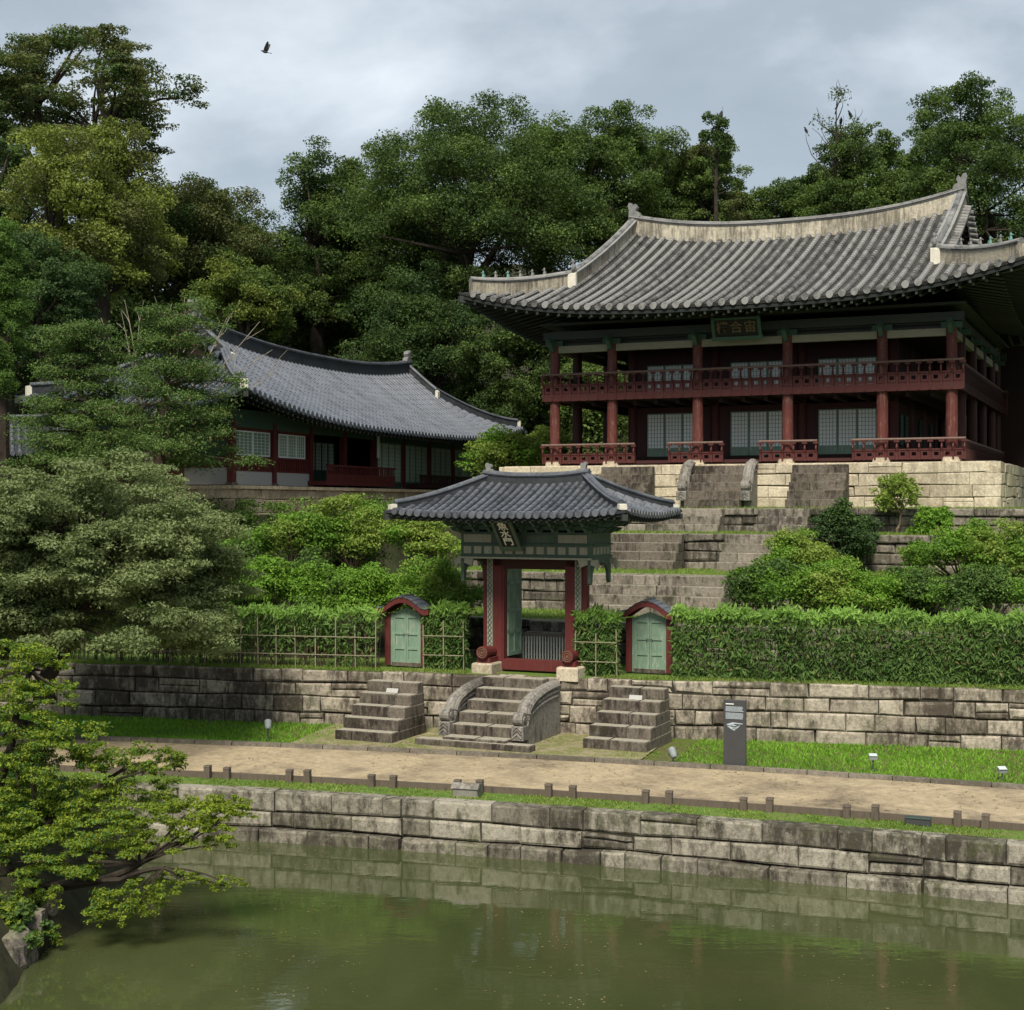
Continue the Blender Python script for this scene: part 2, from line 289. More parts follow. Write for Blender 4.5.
class MB:
    def __init__(s): s.v = []; s.f = []; s.mi = []; s.m = 0
    def add(s, verts, faces):
        n = len(s.v); s.v.extend([tuple(p) for p in verts])
        for f in faces: s.f.append([i + n for i in f]); s.mi.append(s.m)
    def quad(s, a, b, c, d): s.add([a, b, c, d], [(0, 1, 2, 3)])
    def box(s, x0, x1, y0, y1, z0, z1):
        s.add([(x0, y0, z0), (x1, y0, z0), (x1, y1, z0), (x0, y1, z0), (x0, y0, z1), (x1, y0, z1), (x1, y1, z1), (x0, y1, z1)],
              [(0, 3, 2, 1), (4, 5, 6, 7), (0, 1, 5, 4), (1, 2, 6, 5), (2, 3, 7, 6), (3, 0, 4, 7)])
    def hexa(s, b4, t4):
        s.add(list(b4) + list(t4), [(0, 3, 2, 1), (4, 5, 6, 7), (0, 1, 5, 4), (1, 2, 6, 5), (2, 3, 7, 6), (3, 0, 4, 7)])
    def cbox(s, x0, x1, y0, y1, z0, z1, c=0.03):
        """box with chamfered upper and vertical edges"""
        def ring(i, z): return [(x0 + i, y0, z), (x1 - i, y0, z), (x1, y0 + i, z), (x1, y1 - i, z), (x1 - i, y1, z), (x0 + i, y1, z), (x0, y1 - i, z), (x0, y0 + i, z)]
        c = min(c, (x1 - x0) * .3, (y1 - y0) * .3, (z1 - z0) * .3)
        def top(z): return [(x0 + 1.6 * c, y0 + c, z), (x1 - 1.6 * c, y0 + c, z), (x1 - c, y0 + 1.6 * c, z), (x1 - c, y1 - 1.6 * c, z), (x1 - 1.6 * c, y1 - c, z), (x0 + 1.6 * c, y1 - c, z), (x0 + c, y1 - 1.6 * c, z), (x0 + c, y0 + 1.6 * c, z)]
        r = [ring(c, z0), ring(c, z1 - c), top(z1)]
        vs = r[0] + r[1] + r[2]; fs = [tuple(reversed(range(8))), tuple(range(16, 24))]
        for k in range(2):
            for i in range(8): j = (i + 1) % 8; fs.append((k * 8 + i, k * 8 + j, k * 8 + 8 + j, k * 8 + 8 + i))
        s.add(vs, fs)
    def tube(s, pts, rad, n=8, caps=True):
        pts = [Vector(p) for p in pts]; k = len(pts)
        if isinstance(rad, (int, float)): rad = [rad] * k
        ref = None; rings = []
        for i in range(k):
            t = (pts[min(i + 1, k - 1)] - pts[max(i - 1, 0)])
            if t.length < 1e-9: t = Vector((0, 0, 1))
            t.normalize()
            if ref is None: ref = Vector((1, 0, 0)) if abs(t.x) < .8 else Vector((0, 1, 0))
            a = (ref - t * ref.dot(t))
            if a.length < 1e-6: a = t.orthogonal()
            a.normalize(); b_ = t.cross(a); ref = a
            rings += [pts[i] + (a * math.cos(2 * math.pi * j / n) + b_ * math.sin(2 * math.pi * j / n)) * rad[i] for j in range(n)]
        fs = []
        for i in range(k - 1):
            for j in range(n): q = (j + 1) % n; fs.append((i * n + j, i * n + q, (i + 1) * n + q, (i + 1) * n + j))
        if caps: fs.append(tuple(reversed(range(n)))); fs.append(tuple(range((k - 1) * n, k * n)))
        s.add(rings, fs)
    def lathe(s, prof, n=12, c=(0, 0, 0), sy=1.0):
        vs = []; fs = []
        for r, z in prof: vs += [(c[0] + r * math.cos(2 * math.pi * j / n), c[1] + sy * r * math.sin(2 * math.pi * j / n), c[2] + z) for j in range(n)]
        for i in range(len(prof) - 1):
            for j in range(n): q = (j + 1) % n; fs.append((i * n + j, i * n + q, (i + 1) * n + q, (i + 1) * n + j))
        fs.append(tuple(reversed(range(n)))); fs.append(tuple(range((len(prof) - 1) * n, len(prof) * n)))
        s.add(vs, fs)
    def bar(s, a, b_, w, h, up=(0, 0, 1)):
        a = Vector(a); b_ = Vector(b_); t = (b_ - a).normalized(); l = t.cross(Vector(up))
        if l.length < 1e-6: l = Vector((1, 0, 0))
        l.normalize(); u = l.cross(t)
        def q(p): return [p - l * w / 2 - u * h / 2, p + l * w / 2 - u * h / 2, p + l * w / 2 + u * h / 2, p - l * w / 2 + u * h / 2]
        s.add(q(a) + q(b_), [(0, 3, 2, 1), (4, 5, 6, 7), (0, 1, 5, 4), (1, 2, 6, 5), (2, 3, 7, 6), (3, 0, 4, 7)])
    def extrude_xz(s, poly, y0, y1):
        n = len(poly)
        s.add([(x, y0, z) for x, z in poly] + [(x, y1, z) for x, z in poly],
              [tuple(range(n)), tuple(reversed(range(n, 2 * n)))] + [(i, i + n, (i + 1) % n + n, (i + 1) % n) for i in range(n)])
    def extrude_yz(s, poly, x0, x1):
        n = len(poly)
        s.add([(x0, y, z) for y, z in poly] + [(x1, y, z) for y, z in poly],
              [tuple(range(n)), tuple(reversed(range(n, 2 * n)))] + [(i, i + n, (i + 1) % n + n, (i + 1) % n) for i in range(n)])
    def grid(s, rows):
        """rows: list of equally long point lists"""
        k = len(rows[0]); vs = [p for r in rows for p in r]; fs = []
        for i in range(len(rows) - 1):
            for j in range(k - 1): fs.append((i * k + j, i * k + j + 1, (i + 1) * k + j + 1, (i + 1) * k + j))
        s.add(vs, fs)
    def build(s, name, mats, parent=None, origin=None, smooth=False):
        if not isinstance(mats, (list, tuple)): mats = [mats]
        flat = [i for f in s.f for i in f]; tot = [len(f) for f in s.f]; st = list(np.cumsum([0] + tot[:-1]))
        return mesh_obj(name, s.v, flat, st, tot, mats, s.mi, parent, origin, smooth)

def children(o): return [c for c in bpy.data.objects if c.parent == o]
def copy_tree(o, parent=None):
    c = o.copy(); COL.objects.link(c); c.parent = parent
    for ch in children(o): copy_tree(ch, c)
    return c

# text as flat lettering, built in the x-z plane, facing -y
def lettering(name, txt, size, mat, parent, loc, rot):
    cu = bpy.data.curves.new('lettering', 'FONT'); cu.body = txt; cu.size = size; cu.align_x = 'CENTER'; cu.align_y = 'CENTER'
    cu.extrude = 0.006; cu.offset = size * 0.012; cu.resolution_u = 3
    t = bpy.data.objects.new('lettering', cu); COL.objects.link(t)
    bpy.context.view_layer.update()
    dg = bpy.context.evaluated_depsgraph_get()
    me = bpy.data.meshes.new_from_object(t.evaluated_get(dg))
    bpy.data.objects.remove(t); bpy.data.curves.remove(cu)
    me.name = name; me.materials.clear(); me.materials.append(mat)
    o = bpy.data.objects.new(name, me); COL.objects.link(o); o.parent = parent; o.location = loc; o.rotation_euler = rot
    return o

# ------------------------------------------------------------------ leaves
def leaves(name, mats, parent, cen, rad, n, size, seed, elong=1.7, up=.5, rnd=.75, shell=.45, origin=None, weight=None, mi_fn=None, droop=0.0, cut=None):
    rg = np.random.default_rng(seed)
    cen = np.asarray(cen, float); rad = np.asarray(rad, float)
    if rad.ndim == 1: rad = np.repeat(rad[:, None], 3, 1)
    w = (rad[:, 0] * rad[:, 1] + rad[:, 0] * rad[:, 2]) if weight is None else np.asarray(weight, float)
    idx = rg.choice(len(cen), n, p=w / w.sum())
    d = rg.normal(size=(n, 3)); d /= np.linalg.norm(d, axis=1)[:, None]
    flip = (d[:, 2] < -0.2) & (rg.random(n) < .6); d[flip, 2] *= -1
    r = 1 - shell * rg.random(n) ** 1.3 + rg.normal(size=n) * .07
    p = cen[idx] + d * rad[idx] * r[:, None]
    if cut is not None:
        keep = cut(p); p = p[keep]; d = d[keep]; n = len(p)
    nrm = d * .65 + np.array([0, 0, up]) + rg.normal(size=(n, 3)) * rnd
    nrm /= np.linalg.norm(nrm, axis=1)[:, None]
    a = rg.normal(size=(n, 3)); a[:, 2] -= droop; a -= nrm * (a * nrm).sum(1)[:, None]; a /= np.linalg.norm(a, axis=1)[:, None]
    b_ = np.cross(nrm, a)
    L = size * rg.uniform(.6, 1.35, n)[:, None]; W = L / elong
    v = np.empty((n, 4, 3)); v[:, 0] = p - a * L / 2; v[:, 1] = p + b_ * W / 2 + a * L * .05; v[:, 2] = p + a * L / 2 - nrm * L * .12; v[:, 3] = p - b_ * W / 2 + a * L * .05
    mi = None
    if mi_fn is not None: mi = mi_fn(p, rg).astype(np.int32)
    if not isinstance(mats, (list, tuple)): mats = [mats]
    return mesh_obj(name, v.reshape(-1, 3), np.arange(n * 4), np.arange(n) * 4, np.full(n, 4), mats, mi, parent, origin)

def sub_clumps(rg, cen, rad, k, scale=.42, flat=.7):
    """each clump becomes k smaller tufts on its upper shell"""
    oc = []; orr = []
    for c_, r_ in zip(cen, rad):
        for _ in range(k):
            d = rg.normal(size=3); d /= np.linalg.norm(d)
            if d[2] < -.35: d[2] *= -.6
            oc.append(np.asarray(c_) + d * np.asarray(r_) * rg.uniform(.62, 1.0)); s_ = scale * rg.uniform(.65, 1.35)
            orr.append(np.asarray(r_) * s_ * np.array([1, 1, flat]))
    return np.array(oc), np.array(orr)
# ------------------------------------------------------------------ the lie of the land
TH = math.radians(24.0); CT, ST = math.cos(TH), math.sin(TH)
GX, GY = 0.4, 44.0
def GP(u, v, z=0.0): return (GX + CT * u + ST * v, GY - ST * u + CT * v, z)
def to_g(X, Y): dx, dy = X - GX, Y - GY; return dx * CT - dy * ST, dx * ST + dy * CT
def u_at(px, v):
    k = (px - CX) / FPX
    return (k * (GY + CT * v) - GX - ST * v) / (CT + ST * k)

_S = np.linspace(-60, 60, 1201)
_TH = np.radians(17.5 + 0.52 * np.clip(_S, -10, 12))
_LX = np.concatenate([[0], np.cumsum(np.cos(_TH[:-1]) * .1)]); _LY = np.concatenate([[0], np.cumsum(-np.sin(_TH[:-1]) * .1)])
_LX += 0.18 - _LX[600]; _LY += 32.1 - _LY[600]
def LP(s, off, z=0.0):
    """point of the bank: s along the water's edge, off behind it"""
    th = np.interp(s, _S, _TH); return (float(np.interp(s, _S, _LX) + off * math.sin(th)), float(np.interp(s, _S, _LY) + off * math.cos(th)), z)
def WO(s): return 10.3 + max(0.0, s) * .15      # the terrace wall runs this far behind the water's edge
def sstep(x): x = min(1.0, max(0.0, x)); return x * x * (3 - 2 * x)

def H(X, Y):
    u, v = to_g(X, Y); off = .259 * (X - .18) + .966 * (Y - 32.1)
    z = 2.6 + 4.8 * min(1, max(0, (off - 13.5) / 8.5)) * sstep((-5 - u) / 3)
    if u > -5 and v > 20: z = 7.4
    if u > 22: z = 2.6 + 4.8 * min(1, max(0, (v - 2) / 14))
    z += .30 * max(0, v - 41) + .28 * max(0, -31 - u) * sstep((v - 6) / 12)
    z = min(z, 34 + .02 * v)
    z += .35 * math.sin(X * .31 + 1.3) * math.sin(Y * .27) * sstep((z - 7.6) / 2)
    if -8.5 < u < 29 and 4.5 < v < 37: z = 1.5
    return z

rng = random.Random(11)
def ribbon(name, s0, s1, o0, o1, z, mat, kind='structure', ns=120, no=4, thick=0.0):
    mb = MB(); f0 = o0 if callable(o0) else (lambda s: o0); f1 = o1 if callable(o1) else (lambda s: o1)
    rows = []
    for j in range(no + 1):
        rows.append([LP(s0 + (s1 - s0) * i / ns, f0(s0 + (s1 - s0) * i / ns) + (f1(s0 + (s1 - s0) * i / ns) - f0(s0 + (s1 - s0) * i / ns)) * j / no, z if not callable(z) else z(j / no)) for i in range(ns + 1)])
    mb.grid(rows)
    return tag(mb.build(name, mat), kind=kind)

# water, pond bed and the near bank under the viewer
mb = MB(); mb.quad((-140, -60, 0), (140, -60, 0), (140, 60, 0), (-140, 60, 0))
tag(mb.build('pond_water', M['water'], origin=(0, 0, 0)), kind='structure')
mb = MB(); mb.grid([[(x, y, z) for x in (-140, -40, 0, 40, 140)] for y, z in ((-90, 6.3), (2, 6.3), (6, 5.2), (14, -.6))])
tag(mb.build('near_bank', M['soil']), kind='structure')

ribbon('verge', -45, 45, 0.35, 1.65, lambda t: 1.09 - .02 * t, M['turf'])
ribbon('path', -45, 45, 1.6, 6.2, 1.06, M['path'], no=8)
ribbon('lawn', -45, 45, 6.3, lambda s: WO(s) + .25, 1.09, M['lawn'])
ribbon('paving', -8.2, 1.2, 6.32, lambda s: WO(s) + .2, 1.13, M['moss_paving'], ns=40)
ribbon('gate_terrace', -45, 45, lambda s: WO(s) + .1, 18.0, 2.74, M['turf'])
mb = MB()
s = -42.0
while s < 42:
    L = rng.uniform(.8, 1.5); a, b_ = s + .012, s + L - .012
    mb.hexa([LP(a, 6.17, 1.0), LP(b_, 6.17, 1.0), LP(b_, 6.36, 1.0), LP(a, 6.36, 1.0)], [LP(a, 6.19, 1.16), LP(b_, 6.19, 1.16), LP(b_, 6.34, 1.17), LP(a, 6.34, 1.17)])
    s += L
tag(mb.build('kerb', M['kerb']), kind='structure')
mb = MB(); rows = []
for off in list(np.arange(13.2, 60, 1.6)) + list(np.arange(60, 230, 7)):
    row = []
    for s in np.arange(-56, 57, 1.75):
        x, y, _ = LP(float(s), float(off)); row.append((x, y, H(x, y)))
    rows.append(row)
mb.grid(rows)
tag(mb.build('hillside', M['soil'], smooth=True), kind='structure')

# ---- masonry: real blocks with joints, laid along any line
def masonry(mb, pt0, s0, s1, courses, depth, lens, seed, gap=.018, ch=.022, rough=.025):
    """pt(s, off, z); courses = [(z0, z1, proud)] ; stones face the -off side"""
    r = random.Random(seed)
    zlo, zhi = min(c[0] for c in courses), max(c[1] for c in courses)
    def wob(s, z): e = min(1, max(0, (z - zlo) * 8)) * min(1, max(0, (zhi - z) * 8)); return z + e * (.022 * math.sin(s * .83 + z * 9 + seed) + .012 * math.sin(s * 2.9 + z * 5))
    pt = lambda s, o, z: pt0(s, o, wob(s, z))
    def block(a, b_, zz0, zz1, proud):
        f = -proud + r.uniform(-rough, rough); sk = r.uniform(-.012, .012); jt = lambda: r.uniform(0, .016)
        va = [pt(a, depth, zz0), pt(b_, depth, zz0), pt(b_, depth, zz1), pt(a, depth, zz1)]
        q = [[a, zz0], [b_, zz0], [b_, zz1], [a, zz1]]; c = ch * 1.1; chip = [0, 0, 0, 0]
        if r.random() < .3: chip[r.choice((2, 3, 2, 3, 0, 1))] = r.uniform(.03, .09)
        sg = ((1, 1), (-1, 1), (-1, -1), (1, -1))
        vb = [pt(q[k][0] + sg[k][0] * chip[k] * .5, f + ch + chip[k] * .4, q[k][1] + sg[k][1] * chip[k] * .35) for k in range(4)]
        vc = [pt(q[k][0] + sg[k][0] * (c + jt() + chip[k] * 1.3), f + (sk if k in (0, 3) else -sk) + r.uniform(-.01, .01), q[k][1] + sg[k][1] * (c + jt() + chip[k] * .8)) for k in range(4)]
        fs = [(3, 2, 1, 0), (8, 9, 10, 11)]
        for k in range(4): j = (k + 1) % 4; fs += [(k, j, 4 + j, 4 + k), (4 + k, 4 + j, 8 + j, 8 + k)]
        mb.m = 0; mb.add(va + vb + vc, fs)
    for (z0, z1, proud) in courses:
        s = s0 - r.uniform(0, lens[0])
        while s < s1:
            L = r.uniform(*lens)
            if r.random() < .2: L *= .5
            a, b_ = max(s, s0) + gap / 2, min(s + L, s1) - gap / 2
            s += L
            if b_ - a < .08: continue
            zz0, zz1 = z0 + gap / 2 + r.uniform(0, .01), z1 - gap / 2 - r.uniform(0, .016)
            if r.random() < .1 and z1 - z0 > .3:
                zm = zz0 + (zz1 - zz0) * r.uniform(.4, .65); block(a, b_, zz0, zm - gap / 2, proud); block(a, b_, zm + gap / 2, zz1, proud)
            else: block(a, b_, zz0, zz1, proud)

def backing(mb, pt, s0, s1, z0, z1, f, depth, n=60):
    mb.m = 1
    for i in range(n):
        a, b_ = s0 + (s1 - s0) * i / n, s0 + (s1 - s0) * (i + 1) / n
        mb.hexa([pt(a, f, z0), pt(b_, f, z0), pt(b_, depth, z0), pt(a, depth, z0)], [pt(a, f, z1), pt(b_, f, z1), pt(b_, depth, z1), pt(a, depth, z1)])

mb = MB(); pw = lambda s, o, z: LP(s, o, z)
masonry(mb, pw, -40, 40, [(-.4, .29, .2), (.29, .68, .0), (.68, 1.13, -.03)], .5, (.75, 1.65), 3, .022, .03, .035)
backing(mb, pw, -40, 40, -.4, 1.08, .1, .45)
tag(mb.build('pond_wall', [M['stone_pond'], M['mortar']]), 'low wall of three courses of mossy stone blocks rising from the pond water', 'wall')

mb = MB(); ww = lambda s, o, z: LP(s, WO(s) + o, z)
masonry(mb, ww, -40, 40, [(1.0, 1.46, .06), (1.46, 1.93, .03), (1.93, 2.36, .0), (2.36, 2.76, -.02)], .45, (.6, 1.5), 5, .024, .03, .03)
backing(mb, ww, -40, 40, 1.0, 2.7, .08, .4)
tag(mb.build('terrace_wall', [M['stone_wall'], M['mortar']]), 'long stained stone retaining wall behind the lawn, carrying the bamboo hedge', 'wall')

# ---- terraces up to the pavilion
TV = [(3.3, 2.74, 4.07), (7.7, 4.07, 5.4), (12.6, 5.4, 6.73), (16.4, 6.73, 7.68)]
labels = ['dark stone terrace wall nearest behind the gate, lowest of the terraces', 'second terrace wall up from the gate, dark weathered stone with a grass strip below',
          'third terrace wall up, level with the eaves of the gate, dark coping stones', 'uppermost terrace wall, just below the cream stone base of the pavilion']
for i, (v, z0, z1) in enumerate(TV):
    mb = MB(); mb.grid([[GP(u, vv, z1 - .03) for u in np.linspace(-6.3 - .9 * min(i, 3), 30, 30)] for vv in np.linspace(v + .1, (TV[i + 1][0] + .4) if i < 3 else 40, 4)])
    tag(mb.build('terrace_turf', M['turf']), kind='structure')
    mb = MB(); tw = (lambda vv: (lambda s, o, z: GP(s, vv + o, z)))(v)
    h = z1 - z0; k = 3 if h > 1.1 else 2
    cs = [(z0 - .1 + (h - .2) * j / k + (.1 if j else 0) * 0, z0 - .1 + (h - .2) * (j + 1) / k, .0) for j in range(k)]
    cs.append((z1 - .3, z1, .09))
    masonry(mb, tw, -6.3 - .9 * i, 30, cs, .5, (.9, 2.1), 20 + i, .02, .03, .02)
    backing(mb, tw, -6.3 - .9 * i, 30, z0 - .1, z1 - .05, .08, .45, 20)
    tag(mb.build('retaining_wall', [M['stone_dark'], M['mortar']]), labels[i], 'wall')
mb = MB()
for i, (v, z0, z1) in enumerate(TV):     # earth body at the cut ends
    mb.box(-6.28 - .9 * i, 30, v + .3, 39.5, z0 - 1.0 + i * .003, z1 - .08)
eb = mb.build('terrace_earth', M['soil'], origin=(0, 0, 0)); eb.location = (GX, GY, 0); eb.rotation_euler = (0, 0, -TH); tag(eb, kind='structure')

# ---- flights of stone steps
def steps(u0, u1, v_top, z0, z1, n, tread, label, mat, seed, cheek=True, name='stone_steps', grow=0.0):
    r = random.Random(seed); w = u1 - u0; uc = (u0 + u1) / 2
    root = empty(name, GP(uc, v_top - n * tread / 2, z0), -TH, label, 'steps')
    rise = (z1 - z0) / n
    for i in range(n):       # i = 0 lowest
        mb = MB(); ya = n * tread / 2 - (n - i) * tread; x0, x1 = -w / 2 - grow * (n - i), w / 2 + grow * (n - i)
        cuts = [x0] + ([x0 + (x1 - x0) * r.uniform(.3, .7)] if (x1 - x0) > 1.6 and r.random() < .6 else []) + [x1]
        for a, b_ in zip(cuts[:-1], cuts[1:]):
            mb.cbox(a + .006, b_ - .006, ya + r.uniform(-.012, .012), n * tread / 2, rise * i + (.0 if i else -.1), rise * (i + 1) - .006, .025)
        mb.build('step', mat, root)
    return root
# ------------------------------------------------------------------ Korean tiled roofs
def make_roof(root, name, a, b, xg, k, h, c1, Lc, Lr, sp, tiles, z0, tile_len=.36, gable=True, ov=2.4,
              ridge=(.95, .42), hipr=(.55, .34), plaster='plaster', hip_plaster=None, cap='tile_old', ends=True, thick=.26, ornament=.8, rsc=1.0, raft=None, hipcap=True):
    """hipped-and-gabled (or hipped) roof centred on the parent's origin. a, b: half lengths of the eave; xg: half length of the ridge; k: slope ratio of the end face"""
    T1, T2 = tiles; hip_plaster = hip_plaster or plaster
    tg = (a - xg) * k
    def SF(x, y, t): return z0 + h * (c1 * (t / b) + (1 - c1) * (t / b) ** 2) + Lc * (min(abs(x) / a, 1.05)) ** 3 * (min(abs(y) / b, 1.05)) ** 2 + Lr * min(1, abs(x) / xg) ** 2.5 * (t / b)
    rt = sp * .30 * rsc
    body = MB()     # 0 trough tile, 1 cover tile, 2 dark soffit
    def rib(pts, lat):
        """pts from the eave upward"""
        pts = [Vector(p) for p in pts]
        n = 5; rings = []; k_ = len(pts)
        for i in range(k_ - 1):
            A, B = pts[i], pts[i + 1]; t = (B - A).normalized(); nr = lat.cross(t)
            if nr.z < 0: nr = -nr
            for (Q, r) in ((A, rt * 1.06), (B, rt * .86)):
                rings.append([Q + lat * (math.cos(math.pi * j / (n - 1)) * r) + nr * (math.sin(math.pi * j / (n - 1)) * r * .92 + rt * .12) for j in range(n)])
        vs = [p for r in rings for p in r]; fs = []
        for i in range(0, len(rings) - 1):
            for j in range(n - 1): fs.append((i * n + j, i * n + j + 1, (i + 1) * n + j + 1, (i + 1) * n + j))
        body.m = 1; body.add(vs, fs)
        A = pts[0]; t = (pts[0] - pts[1]).normalized(); nr = Vector((0, 0, 1))
        c0 = A + nr * rt * .2; body.m = 1
        rr = rt * 1.22
        d1 = [c0 + t * .05 + lat * (math.cos(2 * math.pi * j / 10) * rr) + nr * (math.sin(2 * math.pi * j / 10) * rr) for j in range(10)]
        d0 = [p - t * .09 for p in d1]
        body.add(d1 + d0, [tuple(range(10)), tuple(reversed(range(10, 20)))] + [(i, i + 10, (i + 1) % 10 + 10, (i + 1) % 10) for i in range(10)])
    for sy in (-1, 1):
        nx = int(round(2 * a / sp)); xs = [-a + (i + .5) * 2 * a / nx for i in range(nx)]
        cols = []
        for x in [-a] + xs + [a]:
            te = b if abs(x) <= xg else max(.02, (a - abs(x)) * k)
            nseg = max(1, int(round(te / tile_len)))
            col = [(x, sy * (b - te * i / nseg), SF(x, b - te * i / nseg, te * i / nseg)) for i in range(nseg + 1)]
            cols.append((x, te, col))
        lat = Vector((1, 0, 0))
        for x, te, col in cols[1:-1]:
            if te > sp * .8: rib(col, lat)
        body.m = 0
        for (xa, ta, _), (xb, tb, _) in zip(cols[:-1], cols[1:]):      # concave trough strip between two ribs
            m_ = 14
            for i in range(m_):
                def q(x, te, f): t = te * f; return (x, sy * (b - t), SF(x, b - t, t))
                A, B, C_, D = q(xa, ta, i / m_), q(xb, tb, i / m_), q(xb, tb, (i + 1) / m_), q(xa, ta, (i + 1) / m_)
                md0 = tuple((p + r_) / 2 for p, r_ in zip(A, B)); md1 = tuple((p + r_) / 2 for p, r_ in zip(D, C_)); dp = sp * .1
                md0 = (md0[0], md0[1], md0[2] - dp); md1 = (md1[0], md1[1], md1[2] - dp)
                body.quad(A, md0, md1, D); body.quad(md0, B, C_, md1)
    for sx in (-1, 1):
        ny = int(round(2 * b / sp)); ys = [-b + (i + .5) * 2 * b / ny for i in range(ny)]
        lat = Vector((0, 1, 0)); cols = []
        for y in [-b] + ys + [b]:
            te = max(.02, min(tg, b - abs(y)))
            nseg = max(1, int(round((te / k) / tile_len)))
            col = [(sx * (a - te / k * i / nseg), y, SF(a - te / k * i / nseg, y, te * i / nseg)) for i in range(nseg + 1)]
            cols.append((y, te, col))
        for y, te, col in cols[1:-1]:
            if te / k > sp * .8: rib(col, lat)
        body.m = 0
        for (ya, ta, _), (yb, tb, _) in zip(cols[:-1], cols[1:]):
            m_ = 8
            for i in range(m_):
                def q(y, te, f): t = te * f; return (sx * (a - t / k), y, SF(a - t / k, y, t))
                A, B, C_, D = q(ya, ta, i / m_), q(yb, tb, i / m_), q(yb, tb, (i + 1) / m_), q(ya, ta, (i + 1) / m_)
                md0 = tuple((p + r_) / 2 for p, r_ in zip(A, B)); md1 = tuple((p + r_) / 2 for p, r_ in zip(D, C_)); dp = sp * .1
                md0 = (md0[0], md0[1], md0[2] - dp); md1 = (md1[0], md1[1], md1[2] - dp)
                body.quad(A, md0, md1, D); body.quad(md0, B, C_, md1)
    # eave edge: drip tiles and board, then soffit
    per = [(-a + 2 * a * i / 80, -b) for i in range(80)] + [(a, -b + 2 * b * i / 60) for i in range(60)] + [(a - 2 * a * i / 80, b) for i in range(80)] + [(-a, b - 2 * b * i / 60) for i in range(61)]
    body.m = 0
    e0 = [(x, y, SF(x, y, 0) + .0) for x, y in per]; e1 = [(x * .999, y * .999, z - thick * .42) for x, y, z in e0]
    e2 = [(x * (1 - .05 / a), y * (1 - .05 / b), z - thick * .42) for x, y, z in e0]; e3 = [(x * (1 - .06 / a), y * (1 - .06 / b), z - thick) for x, y, z in e0]
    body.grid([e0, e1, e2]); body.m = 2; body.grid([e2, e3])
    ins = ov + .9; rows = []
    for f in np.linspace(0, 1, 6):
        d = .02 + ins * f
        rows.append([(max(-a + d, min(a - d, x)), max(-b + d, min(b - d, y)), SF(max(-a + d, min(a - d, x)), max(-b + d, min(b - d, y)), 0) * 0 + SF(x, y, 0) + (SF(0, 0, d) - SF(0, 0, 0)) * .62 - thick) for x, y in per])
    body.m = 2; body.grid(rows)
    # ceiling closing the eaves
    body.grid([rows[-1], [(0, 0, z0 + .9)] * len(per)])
    if gable:      # verge tiles poking out sideways beside the descending ridges
        body.m = 1
        for sx in (-1, 1):
            for s2 in (-1, 1):
                for t in np.arange(tg + .1, b - .2, sp * .8):
                    y = b - t; z = SF(xg, y, t); body.tube([(sx * (xg - .1), s2 * y, z + .11), (sx * (xg + .46), s2 * y, z + .02)], rt, 7)
    ro = body.build(name, [T2, T1, M['soffit']], root)
    # rafters: round ones below, square flying rafters to the eave
    rf = MB(); rsp = raft or sp
    def rafter(px, py, dx, dy, lim):
        def at(d, dz):
            x, y = px + dx * d, py + dy * d
            return (x, y, SF(px, py, 0) + (SF(0, 0, d) - SF(0, 0, 0)) * .62 - thick - dz)
        s_ = rsp * .17
        rf.m = 0; rf.bar(at(.12, s_), at(max(.13, min(ov * .55, lim)), s_), s_ * 1.3, s_ * 1.5)
        A, B = at(.115, s_), at(.13, s_); rf.m = 1; rf.bar(A, B, s_ * 1.05, s_ * 1.25)
        L = ov * .42
        if lim < L + .1: return
        rf.m = 0; rf.tube([at(L, s_ * 3.0), at(min(lim, ov + .5), s_ * 3.0)], s_ * .85, 6)
        rf.m = 1; rf.tube([at(L - .012, s_ * 3.0), at(L, s_ * 3.0)], s_ * .7, 6)
    n = int(2 * a / rsp)
    for i in range(n):
        x = -a + (i + .5) * 2 * a / n
        for sy in (-1, 1): rafter(x, sy * b, 0, -sy, (a - abs(x)) * k)
    n = int(2 * b / rsp)
    for i in range(n):
        y = -b + (i + .5) * 2 * b / n
        for sx in (-1, 1): rafter(sx * a, y, -sx, 0, (b - abs(y)) / k)
    rf.build('rafters', [M['rafter'], M['rafter_end']], ro)
    # ridges
    def sweep(nm, pts, w, hgt, down, pl, capm, cap_r, end_white=False):
        mb = MB(); pts = [Vector(p) for p in pts]; n = len(pts); L = []; 
        for i in range(n):
            t = pts[min(i + 1, n - 1)] - pts[max(0, i - 1)]; l = Vector((-t.y, t.x, 0)).normalized(); L.append(l)
        def rowat(o, z): return [p + L[i] * o + Vector((0, 0, z)) for i, p in enumerate(pts)]
        w2 = w / 2; mb.m = 0
        prof = [(-w2, -down), (-w2, hgt), (w2, hgt), (w2, -down)]
        mb.grid([rowat(*q) for q in prof])
        for i in (0, n - 1):
            mb.add([pts[i] + L[i] * o + Vector((0, 0, z)) for o, z in prof], [(0, 1, 2, 3)])
        mb.m = 1     # stacked slab tiles then round cover tiles
        for zz, oo in ((hgt, 1.2), (hgt + cap_r * .45, 1.45)):
            pr = [(-w2 * oo, zz), (-w2 * oo, zz + cap_r * .4), (w2 * oo, zz + cap_r * .4), (w2 * oo, zz)]
            mb.grid([rowat(*q) for q in pr + pr[:1]])
            for i in (0, n - 1): mb.add([pts[i] + L[i] * o + Vector((0, 0, z)) for o, z in pr], [(0, 1, 2, 3)])
        pr = [(math.cos(math.pi * j / 6) * cap_r * 1.05, hgt + cap_r * .8 + math.sin(math.pi * j / 6) * cap_r) for j in range(7)]
        mb.grid([rowat(*q) for q in pr])
